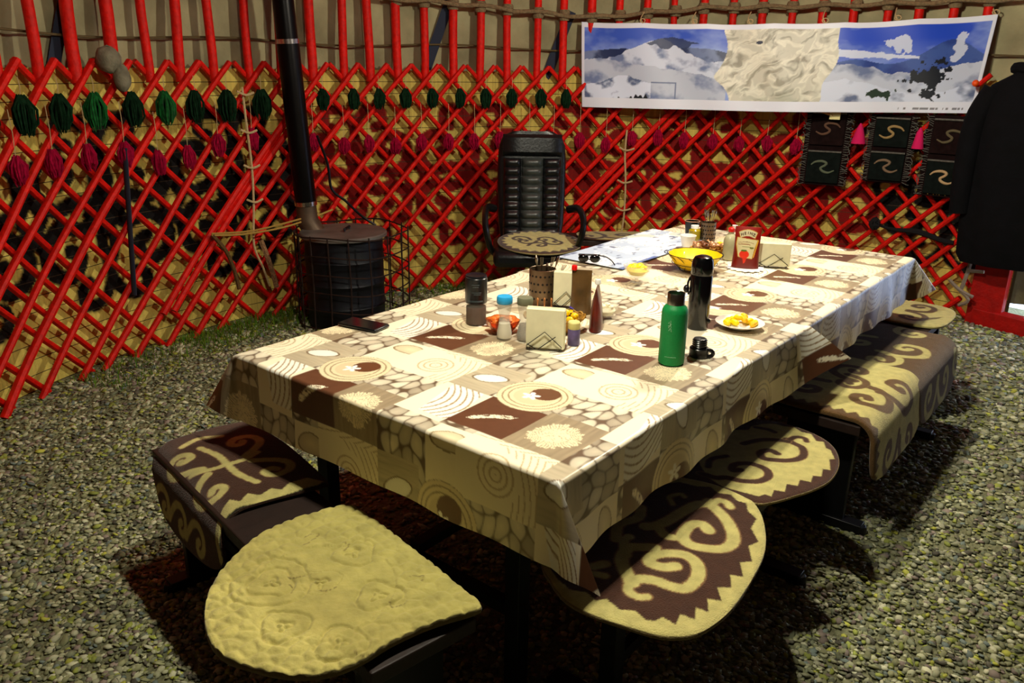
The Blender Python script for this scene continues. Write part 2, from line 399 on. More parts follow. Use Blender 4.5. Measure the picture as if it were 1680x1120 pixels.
# ------------------------------------------------------------------ banner
def banner():
    A = np.array((3.735, 2.555)); B = np.array((4.665, .185))
    W = np.linalg.norm(B-A); H = .555; d = (B-A)/W; nrm = np.array((-d[1], d[0]));
    if nrm @ (np.array((CX, CY))-A) < 0: nrm = -nrm
    nu, nv = 560, 130
    u = np.linspace(0, W, nu); v = np.linspace(0, H, nv); U, Vv = np.meshgrid(u, v, indexing='ij')
    x = U/W*16; y = Vv/H*3.6      # painting coordinates 16 x 3.6, y up
    C = np.zeros((nu, nv, 3)); 
    def put(mask, c, a=1.0):
        C[mask] = C[mask]*(1-a)+np.array(c)*a
    sky = L3((58, 92, 205)); sky2 = L3((150, 175, 235)); skyr = L3((30, 72, 205))
    t = np.clip((x-2)/10, 0, 1)[..., None]; C[:] = sky*(1-t)+skyr*t
    cl = np.clip((fbm(x*.9, y*1.6, 4, 3)-.5)*3, 0, 1)[..., None]; C[:] = C*(1-cl*.8)+sky2*cl*.8
    hz = np.clip((2.9-y)*.7, 0, 1)[..., None]; C[:] = C*(1-hz*.5)+sky2*hz*.5
    snow = L3((212, 222, 246)); mid = L3((112, 128, 172)); dark = L3((34, 48, 92)); tree = L3((14, 20, 34))
    sh = fbm(x*1.3+y*.8, y*1.5-x*.5, 5, 9)
    def ridge(h, lo, hi, c1, c2, freq=1.6, seed=0, thr=.5, mn=None):
        msk = (y < h) & (x > lo) & (x < hi)
        k = np.clip((fbm(x*freq+y*.9, y*freq*1.3-x*.6, 5, seed)-thr)*5+.5, 0, 1)[..., None]
        cc = np.array(c1)*(1-k)+np.array(c2)*k
        C[msk] = cc[msk]
    hl = 2.55+.35*fbm(x*1.2, x*0, 3, 21)-.1*np.abs(x-3.8)
    ridge(hl, 0, 6.3, dark, mid, 1.3, 30, .58)
    hp = 2.1+.85*np.exp(-((x-3.3)/1.2)**2)+.35*np.exp(-((x-5.6)/.6)**2)*0+.35*(fbm(x*2, x*0+3, 3, 5)-.5)
    ridge(hp, 0, 6.3, snow, mid, 1.4, 31, .60)
    put((y < 3.0-.25*np.abs(x-3.9)**1.6+.12*fbm(x*3, y*0, 3, 2)) & (y > 2.45+.5*(fbm(x*2.5, y*1.5, 4, 7)-.3)+.12*np.abs(x-3.9)) & (x > 2.6) & (x < 5.3), dark, .9)
    ridge(1.7+.4*fbm(x, x*0, 3, 8)-.12*(x-2), 0, 6.3, snow*.8, mid, .9, 33, .62)
    h2 = 1.05+.35*np.exp(-((x-1.9)/.9)**2)+.2*(fbm(x*3, x*0, 3, 6)-.5)
    ridge(h2, 0, 3.1, snow*1.1, mid*.7, 2.2, 34, .58)
    put((y < .28+.28*vnoise(x*9, x*0, 2)-.1*np.sin(x*1.6)) & (x < 3.0), tree)
    put((x > 3.1) & (x < 4.2) & (y < 1.15) & ((x > 4.14) | (y > 1.1)), mid*.8)
    # right panorama
    hr = 1.9+.9*np.exp(-((x-14.7)/1.1)**2)+.25*np.exp(-((x-11.3)/.8)**2)
    ridge(hr, 10, 16, L3((38, 62, 140)), L3((60, 88, 165)), 1.2, 40, .5)
    put((np.hypot((x-12.9)/.55, (y-2.75)/.5)+2.2*fbm(x*2.5, y*2.5, 4, 4) < 1.75) | (np.hypot((x-14.95)/.35, (y-2.5)/.6)+2.0*fbm(x*3, y*3, 4, 14) < 1.65), snow, .85)
    put((np.abs(y-2.3+.10*(x-12)) < .05+.28*(fbm(x*2, y*3, 4, 4)-.2)*np.clip((13.5-x), 0, 1)) & (x > 10.3) & (x < 13.6), snow*1.05, .9)
    ridge(1.75-.02*(x-12)+.2*np.sin(x*1.3)+.25*(fbm(x*2, x*0, 3, 61)-.5), 10, 16, snow*.85, mid*.9, .9, 41, .58)
    ridge(.95+.25*np.sin(x*1.1+2)+.2*fbm(x*2, x*0, 3, 65), 10, 16, snow, mid*.7, 1.1, 42, .62)
    put((np.hypot((x-14.0)/.75, (y-1.45)/.55)+2.4*fbm(x*4, y*4, 4, 77) < 1.95), tree)
    put((np.hypot((x-14.2)/.45, (y-.75)/.35)+2.4*fbm(x*5, y*5, 4, 78) < 1.9), tree)
    put((np.hypot((x-12.3)/.5, (y-.75)/.25)+2.4*fbm(x*4, y*4, 4, 79) < 1.9), L3((40, 58, 45)))
    ridge(.35+.1*np.sin(x), 11.5, 16, snow*1.05, mid, 1, 50, .8)
    # relief map in the middle
    edge_l = 6.12+.12*np.sin(y*3)+.35*np.clip(1.4-y, 0, 2)*.7*(y < 1.4)-.25*np.exp(-((y-1.4)/.3)**2)
    edge_r = 10.35+.3*np.exp(-((y-2.6)/.7)**2)-.35*np.clip(1.5-y, 0, 2)*.8+.1*np.sin(y*4)
    wx = x+1.4*fbm(x*1.1, y*1.3, 3, 95); wy = y+1.1*fbm(x*1.3+7, y*1.1, 3, 96); rel = fbm(wx*1.7, wy*2.6-wx*.9, 5, 90); r2 = 1-np.abs(rel-.5)*8; k = np.clip(r2, 0, 1)
    cr = L3((226, 224, 208)); gr = L3((128, 122, 104))
    kk = np.clip((fbm(wx*2.2, wy*4.4-wx*2.2, 5, 91)-.52)*5, 0, 1)*.75
    col = cr*(1-kk[..., None])+gr*kk[..., None]; col = col*(.82+.3*k[..., None]*(1))
    gm = np.clip(1.2-y, 0, 1)[..., None]*np.clip((fbm(x*1.2, y*2, 3, 92)-.42)*3, 0, 1)[..., None]; col = col*(1-gm*.6)+L3((120, 135, 112))*gm*.6
    msk = (x > edge_l) & (x < edge_r); C[msk] = col[msk]
    put(np.hypot((x-7.5)/.13, (y-2.85)/.07) < 1, L3((40, 44, 70)))
    # white margin
    wm = (y < .42) | (y > 3.6-.22) | (x < .14) | (x > 16-.12)
    C[wm] = L3((228, 233, 250))
    # tiny imprint line at lower right
    tm = (np.abs(y-.17) < .035) & (x > 13.2) & (x < 15.7) & (vnoise(x*14, x*0, 4) > .45); C[tm] = L3((130, 130, 140))
    sag = .015*np.sin(U*7)+.01*np.sin(U*17+Vv*3)
    wv = .012*np.sin(U*5.2)*(1-Vv/H)+.006*np.sin(U*14+Vv*6)
    ub = U*(1-.0*(1-Vv/H))
    # top edge carried by the cords dips slightly between them, lower edge hangs free
    topz = 1.833+np.interp(U, [0, W*.37, W*.7, W], [0, -.012, .0, .045])-.006*np.abs(np.sin(U/W*PI*6))
    botz = 1.272+np.interp(U, [0, W*.5, W], [0, .006, .035])
    Z = botz+(topz-botz)*Vv/H
    inset = .035*(1-Vv/H)*(U/W-.5)*2*(-1)
    X = A[0]+d[0]*(ub+inset)+nrm[0]*(wv+.03*(1-Vv/H)); Y = A[1]+d[1]*(ub+inset)+nrm[1]*(wv+.03*(1-Vv/H))
    P = np.stack([X.ravel(), Y.ravel(), Z.ravel()], 1)
    mm = mat('printed_vinyl', (230, 230, 230), .42, vc=True, spec=.4)
    root = thing('banner', 'long white-edged banner with printed snowy mountains and relief map, hung over the lattice', 'banner', (A[0], A[1], 1.27))
    loc = np.array(root.location)
    o = MB().add(P-loc, gridfaces(nu, nv)).build('printed_sheet', mm, root, colors=C.reshape(-1, 3))
    so = o.modifiers.new('thick', 'SOLIDIFY'); so.thickness = .002
    for t in (.165, .30, .44, .62, .785, .995):
        p = np.array((*(A+d*W*t), float(np.interp(t, [0, .37, .7, 1], [1.833, 1.821, 1.833, 1.878]))))
        e = p+np.array((.10*.9, .04, .075))
        mb = MB().tube(spline([p, p+np.array((.01, .02, .03)), e], 4)-loc, .004, 5)
        mb.tube([p-loc+np.array((0, .02*math.cos(q), .012+.014*math.sin(q))) for q in np.arange(8)/8*2*PI], .0035, 5, closed=True)
        mb.build('hanging_cord', STRING, root)
banner()

# ------------------------------------------------------------------ embroidered wall pockets, coat, cords on the lattice
DF = mat('dark_felt', (26, 14, 14), .95, noise=(30, .4), spec=.1); DF2 = mat('dark_green_felt', (16, 22, 20), .95, noise=(30, .4), spec=.1)
FRG = mat('grey_fringe', (92, 90, 84), .95, noise=(90, .4))
def organizer(a, z1, wdt, hgt, lab, ms, mcols):
    root = thing('wall_pocket_hanging', lab, 'wall hanging', cyl(a, 3.05, z1-hgt), math.radians(a)-PI/2+PI, 'embroidered felt pockets hung on the lattice')
    # local x across, y toward the wall is negative: front faces +y
    MB().box((0, 0, hgt/2), (wdt, .02, hgt)).build('backing', DF, root, bev=.004, smooth=False)
    n = 2; ph = hgt/n*.86
    for k in range(n):
        zc = hgt*(.25+.5*k)
        pk = MB().box((0, .018, zc), (wdt*.74, .02, ph)).build('pocket', ms[k], root, bev=.005, smooth=False)
        sg = (-1 if k else 1)
        q = [(-.07, -.022), (-.035, -.04), (.0, -.03), (.012, -.008), (-.012, .012), (-.018, .03), (.01, .042), (.05, .034), (.072, .012)]
        P = spline([(x*wdt/.27*sg, .031, zc+y*.9) for x, y in q], 5)
        MB().tube(P, np.interp(np.linspace(0, 1, len(P)), [0, .2, .8, 1], [.004, .0085, .0085, .004]), 7).build('embroidered_scroll', mat('thread_%d' % (hash(mcols[k]) % 9999), mcols[k], .9), pk)
        MB().tube([(x, .034, zc+ph/2-.006) for x in np.linspace(-wdt*.37, wdt*.37, 9)], .006, 6).build('pocket_trim', FRG, pk)
    if mcols[0][0] > 150:    # small stitched flourish along the bottom of the brightest hanging
        mb = MB()
        for k in range(6): mb.tube(spline([(-.10+k*.034, .014, .012), (-.088+k*.034, .016, .034-.006*(k % 2)), (-.082+k*.034, .014, .014+.008*(k % 3))], 4), .003, 5)
        mb.build('stitched_flourish', mat('gold_thread', (190, 150, 80), .8), root)
    for sx in (-1, 1):
        mb = MB()
        for z in np.linspace(.01, hgt-.01, 34):
            e = sx*wdt/2; mb.tube([(e-sx*.03, .016, z), (e, .022, z+.01*rng.normal()), (e+sx*.014, .018, z+.014*rng.normal())], .0022, 4)
        mb.build('side_fringe', FRG, root)
organizer(13.7, 1.30, .285, .50, 'dark felt pocket hanging with a green and a brown scroll, leftmost under the banner', (DF2, DF), ((88, 98, 78), (96, 66, 50)))
organizer(6.3, 1.28, .275, .43, 'dark felt pocket hanging with two tan scrolls, middle of three under the banner', (DF2, DF2), ((120, 98, 76), (150, 125, 80)))
organizer(-.2, 1.29, .28, .50, 'dark felt pocket hanging with a bright tan scroll beside the black coat', (DF2, DF), ((182, 152, 112), (92, 82, 58)))
# two magenta felt cones between the pockets
for a, z, s, lab in ((9.95, 1.09, 1, 'bright magenta felt cone hanging between the left and middle pocket hangings'), (3.15, 1.08, .8, 'narrow magenta felt cone hanging beside the right pocket hanging')):
    mb = MB().lathe([(.004, .13), (.02, .10), (.042*s, .02), (.046*s, 0), (.03*s, .004)], cyl(a, 3.03, z), 14, sy=1)
    tag(mb.build('felt_cone', mat('magenta_felt', (205, 10, 90), .9)), lab, 'ornament')
# pale wooden end sticking out below the banner
o = MB().tube([cyl(15.8, 3.0, 1.31), cyl(13.2, 2.98, 1.265)], .02, 8, flat=.6).build('wooden_batten', mat('pale_wood', (190, 140, 80), .6)); tag(o, 'short pale wooden batten peeking out below the banner', 'batten')
MB().box(cyl(13.0, 2.98, 1.262), (.035, .065, .045), math.radians(13)).build('label_tape', mat('cream_tape', (226, 210, 150), .6), o, smooth=False)
# black coat
def coat():
    root = thing('black_coat', 'long black coat hanging over the lattice beside the door post', 'coat', cyl(-7.6, 2.96, .42), math.radians(-7.6)+PI/2)
    CT = mat('black_cloth', (5, 5, 9), .9, noise=(12, .4), bump=(14, .5), spec=.2)
    V = []; n = 40
    prof = [(0, .17, .05), (.05, .2, .07), (.25, .215, .085), (.5, .215, .09), (.8, .235, .095), (.98, .235, .09), (1.06, .20, .08), (1.12, .10, .06), (1.16, .07, .05)]
    for z, hw, hd in prof:
        for k in range(n):
            t = 2*PI*k/n; f = 1+.10*math.sin(t*5+z*3)*(1-z*.6)
            V.append((hw*math.cos(t)*f, hd*math.sin(t)*f, z))
    F = [(i*n+k, i*n+(k+1) % n, (i+1)*n+(k+1) % n, (i+1)*n+k) for i in range(len(prof)-1) for k in range(n)]
    F += [tuple(range(n))[::-1], tuple((len(prof)-1)*n+k for k in range(n))]
    MB().add(V, F).build('coat_body', CT, root)
    for s in (-1, 1):
        MB().tube(spline([(s*.17, 0, 1.03), (s*.24, .02, .85), (s*.25, .03, .55), (s*.235, .03, .3)], 5), np.linspace(.075, .055, 16), 12).build('sleeve', CT, root)
    MB().tube([(.09*math.cos(t), .05*math.sin(t), 1.15+.01*math.sin(t*2)) for t in np.arange(16)/16*2*PI], .03, 8, closed=True).build('collar', CT, root)
    MB().tube([(0, 0, 1.15), (0, .02, 1.22), (0, -.06, 1.25)], .006, 6).build('hanging_loop', STRING, root)
coat()
o = MB().blob(cyl(-1.8, 3.02, 1.485), .02, n=10).build('orange_bead', mat('orange_bead', (235, 80, 10), .5)); tag(o, 'small orange bead on a cord by the banner\'s right end', 'bead')
# black cord knot lying on the lattice at right
mb = MB().blob(cyl(6.6, 3.07, .57), .035, (1, 1, 1.1), 12, .5)
for k in range(14):
    d = rng.normal(size=3); d /= np.linalg.norm(d); c = np.array(cyl(6.6, 3.07, .57)); mb.tube([c, c+d*.05], [.006, .002], 4)
mb.tube([cyl(a, 3.085, .565-.006*(6.6-a)+.01*math.sin(a)) for a in np.linspace(6.6, -2.5, 12)], np.interp(np.arange(12), [0, 3, 6, 11], [.008, .012, .02, .014]), 6)
tag(mb.build('knotted_rope', mat('black_wool', (10, 8, 12), .95)), 'knotted black wool cord stretched over the lattice left of the coat', 'cord')
# tying strings
def string(P, r, name, lab, m=STRING, extra=()):
    mb = MB().tube(spline(P, 6), r, 6)
    for e in extra: mb.tube(spline(e, 4), r*.9, 5)
    return tag(mb.build(name, m), lab, 'string')
def bows(a, r, zs): return [[cyl(a-1.1, r, z+.012), cyl(a, r-.012, z), cyl(a+.9, r, z+.02)] for z in zs]
string([cyl(39.0, 3.09, 1.12), cyl(39.1, 3.08, .95), cyl(38.8, 3.08, .75), cyl(38.75, 3.08, .5), cyl(39.1, 3.08, .33)], .007, 'white_tie_string', 'pale knotted string tied down the lattice to the right of the office chair', extra=bows(39, 3.08, (.98, .75, .55)))
string([cyl(88.8, 3.09, 1.40), cyl(88.9, 3.07, 1.2), cyl(88.7, 3.07, .95), cyl(88.9, 3.07, .72), cyl(89.4, 3.06, .5), cyl(88.5, 3.06, .35), cyl(87.6, 3.08, .22)], .007, 'lattice_tie_string', 'long pale string tied down the lattice left of the stove', extra=bows(88.8, 3.07, (1.36, 1.15, .95, .75)))
string([cyl(88.6, 3.05, .52), cyl(88.2, 3.03, .42), cyl(87.6, 3.03, .30), cyl(87.2, 3.04, .22)], .017, 'frayed_string_end', 'frayed thick bundle of string hanging beside the stove cage', mat('frayed_wool', (150, 110, 75), .95, noise=(90, .5), bump=(150, 1)))
string([cyl(94.7, 3.05, .60), cyl(91, 3.0, .585), cyl(86, 2.93, .61), cyl(80.5, 2.9, .68)], .006, 'clothes_line', 'yellowish cord stretched from the lattice to the stove pipe', mat('yellow_cord', (165, 130, 60), .9), extra=([cyl(94.7, 3.05, .61), cyl(90, 2.99, .60), cyl(84, 2.91, .65)],))
string([cyl(94.6, 3.05, .6), cyl(93.4, 3.03, .5), cyl(92.6, 3.03, .38), cyl(92.2, 3.03, .26)], .012, 'brown_cord_end', 'brown frayed cord drooping from the left end of the yellowish cord', mat('brown_cord', (92, 66, 30), .95, noise=(90, .5)))
string([cyl(-4.6, 3.07, .52), cyl(-4.8, 3.06, .38), cyl(-4.4, 3.06, .22)], .013, 'door_tie_string', 'grey twisted string tied to the lattice beside the red door post', mat('grey_string', (130, 115, 100), .95),
       extra=([cyl(-3.0, 3.05, .27), cyl(-4.4, 3.03, .22), cyl(-6.0, 3.03, .19)], [cyl(-4.0, 3.04, .23), cyl(-5.6, 3.02, .17), cyl(-4.6, 3.03, .12)], [cyl(-4.7, 3.04, .35), cyl(-6.6, 3.03, .36)]))
# dark hanging strap on the left lattice
P = [cyl(103.3+t*1.2, 3.07, 1.12-.75*t) for t in np.linspace(0, 1, 10)]
tag(MB().tube(P, .022, 8, flat=.4).build('hanging_strap', mat('blue_strap', (38, 44, 62), .9)), 'dark strap hanging down over the left lattice section', 'strap')
# grey felt bundle tucked in at the lattice top
c = np.array(cyl(103.6, 3.08, 1.54))
mb = MB().blob(c, .075, (.8, .8, .85), 16, .12); mb.blob(c+np.array((.045, -.02, -.085)), .06, (.7, .7, 1.1), 14, .12)
tag(mb.build('grey_bundle', mat('grey_wool_bundle', (118, 112, 92), .95, noise=(20, .4), bump=(40, .6))), 'grey felt bundle tucked between the lattice top and roof poles at left', 'bundle')

# ------------------------------------------------------------------ stove, cage, pipe
def stove():
    root = thing('barrel_stove', 'black steel barrel stove with flat lid in front of the lattice', 'stove', (1.93, 3.0, 0))
    SM = mat('sooty_steel', (16, 17, 24), .55, metal=.4, noise=(8, .4), bump=(20, .2))
    prof = [(.225, .0), (.235, .02)]
    for z in (.14, .28, .42): prof += [(.235, z-.015), (.243, z), (.235, z+.015)]
    prof += [(.235, .55)]
    MB().lathe(prof, n=48).build('drum', SM, root)
    MB().lathe([(.25, .55), (.262, .555), (.262, .572), (.255, .578), (.001, .58)], n=48).build('lid', mat('lid_steel', (118, 112, 106), .5, metal=.5, noise=(7, .4)), root)
    MB().tube([(-.03, -.05, .585), (-.03, -.05, .6), (.05, -.0, .6), (.05, 0, .585)], .007, 6).build('lid_handle', SM, root)
    cg = thing('stove_guard', 'rusty wire guard cage standing around the barrel stove', 'wire cage', (1.99, 2.99, 0)); RM = mat('rusty_wire', (46, 30, 24), .7, metal=.5, noise=(40, .4))
    R = .34
    for z in (.03, .14, .25, .36, .47, .58):
        MB().tube([(R*math.cos(t)*(1+.015*math.sin(3*t+z*9)), R*math.sin(t), z+.008*math.sin(4*t)) for t in np.arange(40)/40*2*PI], .0045, 6, closed=True).build('ring_wire', RM, cg)
    for k in range(18):
        t = k/18*2*PI+.1; r = R+.004
        MB().tube([(r*math.cos(t), r*math.sin(t), .0), (r*math.cos(t+.02), r*math.sin(t+.02), .3), (r*math.cos(t), r*math.sin(t), .59)], .0045, 6).build('upright_wire', RM, cg)
    pr = thing('stove_pipe', 'tall black stove pipe with shiny joint rising in front of the lattice', 'stove pipe', (1.845, 3.245, .0)); PM = mat('black_pipe', (18, 15, 16), .32, metal=.7, noise=(10, .3))
    ln = np.array((-.055, .0, 1.0))
    def P(z): return np.array((0, -.02, .6))+ln*(z-.6)
    MB().tube([P(z) for z in (.74, 1.0, 1.4, 1.66)], .064, 24).build('pipe_section', PM, pr)
    MB().tube([P(z) for z in (1.64, 2.0, 2.4, 2.75)], .06, 24).build('pipe_section', PM, pr)
    MB().tube([P(z) for z in (1.64, 1.665)], .0665, 24).build('joint_ring', mat('bright_joint', (200, 190, 190), .2, metal=1), pr)
    MB().tube([P(z) for z in (.72, .745)], .0675, 24).build('joint_ring', MATS['bright_joint'], pr)
    MB().tube([P(.745), P(.62), P(.5)+np.array((.03, -.06, 0)), P(.42)+np.array((.06, -.16, 0))], [.06, .065, .066, .066], 24).build('pipe_elbow', mat('worn_pipe', (96, 78, 62), .5, metal=.6, noise=(12, .4)), pr)
    # black cable looping from the pipe to the lattice
    tag(MB().tube(spline([(1.98, 3.26, 1.12), (2.0, 3.2, .95), (2.02, 3.2, .8), (2.1, 3.17, .72), (2.2, 3.15, .62), (2.28, 3.1, .55)], 6), .009, 6).build('black_cable', BLK), 'black cable looping beside the stove pipe', 'cable')
stove()

# ------------------------------------------------------------------ floor gravel and grass
def gravel():
    t = (1+5**.5)/2; ico = np.array([(-1, t, 0), (1, t, 0), (-1, -t, 0), (1, -t, 0), (0, -1, t), (0, 1, t), (0, -1, -t), (0, 1, -t), (t, 0, -1), (t, 0, 1), (-t, 0, -1), (-t, 0, 1)])/math.hypot(1, t)
    IF = np.array([(0, 11, 5), (0, 5, 1), (0, 1, 7), (0, 7, 10), (0, 10, 11), (1, 5, 9), (5, 11, 4), (11, 10, 2), (10, 7, 6), (7, 1, 8), (3, 9, 4), (3, 4, 2), (3, 2, 6), (3, 6, 8), (3, 8, 9), (4, 9, 5), (2, 4, 11), (6, 2, 10), (8, 6, 7), (9, 8, 1)])
    N = 85000
    # denser near the camera
    pts = []
    while len(pts) < N:
        n = 120000; a = rng.random(n)*2*PI; r = (RW-.02)*np.sqrt(rng.random(n)); x = CX+r*np.cos(a); y = CY+r*np.sin(a)
        d = np.hypot(x+1.2, y+.83); dirx = ((x+1.2)*.78+(y+.83)*.63)/(d+1e-6)
        keep = (dirx > .55) & (rng.random(n) < np.clip(1.9/d, .25, 1)**1.35) & ((rng.random(n) < .35) | ~((x > .15) & (x < 2.6) & (y > .2) & (y < 1.3)))
        pts += list(zip(x[keep], y[keep]))
    pts = np.array(pts[:N]); d = np.hypot(pts[:, 0]+1.2, pts[:, 1]+.83)
    s = (.0052+.0058*rng.random(N)**2)*np.interp(d, [1, 3, 5], [1, 1.25, 1.7])
    V = ico[None]*(1+.5*(rng.random((N, 12, 1))-.5)); V = V*np.stack([1+.6*rng.random(N), .75+.4*rng.random(N), .35+.25*rng.random(N)], 1)[:, None]
    th = rng.random(N)*2*PI; c, sn = np.cos(th)[:, None], np.sin(th)[:, None]; tl = rng.normal(size=N)[:, None]*.35
    x = V[..., 0]*c-V[..., 1]*sn; y = V[..., 0]*sn+V[..., 1]*c; z = V[..., 2]+x*tl
    P = np.stack([x, y, z], -1)*s[:, None, None]; P[..., 0] += pts[:, 0, None]; P[..., 1] += pts[:, 1, None]; P[..., 2] += .004
    F = (IF[None]+np.arange(N)[:, None, None]*12).reshape(-1, 3)
    pal = np.array([L3(c) for c in ((158, 158, 116), (182, 182, 146), (128, 132, 104), (204, 202, 168), (156, 164, 78), (96, 92, 78), (150, 134, 122), (120, 132, 124), (186, 186, 78))])
    patch = fbm(pts[:, 0]*2.5, pts[:, 1]*2.5, 3, 4)
    ci = rng.choice(len(pal), N, p=[.2, .17, .16, .12, .09, .1, .08, .05, .03]); C = pal[ci]*(.55+.5*rng.random(N)+.45*(patch-.5))[:, None]
    me = bpy.data.meshes.new('gravel'); me.vertices.add(N*12); me.vertices.foreach_set('co', P.reshape(-1).astype(np.float32))
    me.loops.add(len(F)*3); me.loops.foreach_set('vertex_index', F.ravel().astype(np.int32)); me.polygons.add(len(F))
    me.polygons.foreach_set('loop_start', np.arange(len(F), dtype=np.int32)*3); me.polygons.foreach_set('loop_total', np.full(len(F), 3, np.int32)); me.update()
    a = me.color_attributes.new('Col', 'FLOAT_COLOR', 'POINT'); cc = np.ones((N*12, 4), np.float32); cc[:, :3] = np.repeat(C, 12, 0); a.data.foreach_set('color', cc.ravel())
    me.materials.append(mat('river_gravel', (120, 118, 90), .75, vc=True, spec=.3)); me.validate()
    o = bpy.data.objects.new('gravel', me); COL.objects.link(o); tag(o, 'loose grey-green gravel covering the yurt floor', 'gravel', kind='stuff')
gravel()
def grass():
    mb = MB(); Vs = []; Fs = []; C = []
    k = 0
    for (a0, a1, n) in ((84, 99, 1500), (99, 112, 350), (52, 66, 700), (66, 84, 250), (20, 52, 250)):
        for _ in range(n):
            a = a0+(a1-a0)*rng.random(); r = 3.14-.33*rng.random()**1.6; x, y, _z = cyl(a, r, 0); h = .02+.05*rng.random()*(1 if r > 2.9 else .6)
            t = rng.random()*2*PI; dx, dy = .0025*math.cos(t), .0025*math.sin(t); lx, ly = rng.normal(size=2)*.02
            Vs += [(x-dx, y-dy, 0), (x+dx, y+dy, 0), (x+lx*.4+dx*.7, y+ly*.4+dy*.7, h*.6), (x+lx*.4-dx*.7, y+ly*.4-dy*.7, h*.6), (x+lx, y+ly, h)]
            Fs += [(k, k+1, k+2, k+3), (k+3, k+2, k+4)]; k += 5; C += [L3((66+40*rng.random(), 92+35*rng.random(), 26))]*5
    o = MB().add(Vs, Fs).build('grass', mat('grass_blades', (80, 110, 30), .8, vc=True, spec=.2), colors=np.array(C), smooth=False)
    tag(o, 'short green grass growing along the foot of the lattice', 'grass', kind='stuff')
grass()
# ------------------------------------------------------------------ tables and cloths
TT = .748
def table(x0, x1, lab):
    root = thing('dining_table', lab, 'table', ((x0+x1)/2, .562, 0)); L = x1-x0
    MB().box((0, 0, TT-.018), (L, 1.10, .03)).build('tabletop', BROWNW, root, bev=.003, smooth=False)
    for sx in (-1, 1):
        MB().box((sx*(L/2-.12), 0, TT-.048), (.05, 1.0, .03)).build('cross_rail', BLKM, root, smooth=False)
        MB().box((sx*(L/2-.12), 0, .26), (.035, .70, .03)).build('cross_rail', BLKM, root, smooth=False)
        for sy in (-1, 1):
            MB().box((sx*(L/2-.12), sy*.36, (TT-.04)/2), (.045, .045, TT-.045)).build('leg', BLKM, root, bev=.003, smooth=False)
    MB().box((0, 0, .29), (L-.24, .035, .03)).build('stretcher', BLKM, root, smooth=False)
table(.012, 1.335, 'dark long table under the near printed tablecloth'); table(1.345, 2.712, 'dark long table under the far printed tablecloth')
crm = L3((248, 236, 206)); crm2 = L3((234, 218, 180)); brn = L3((98, 62, 42)); wood = L3((168, 148, 120)); wht = L3((250, 246, 232)); pdk = L3((92, 66, 46))
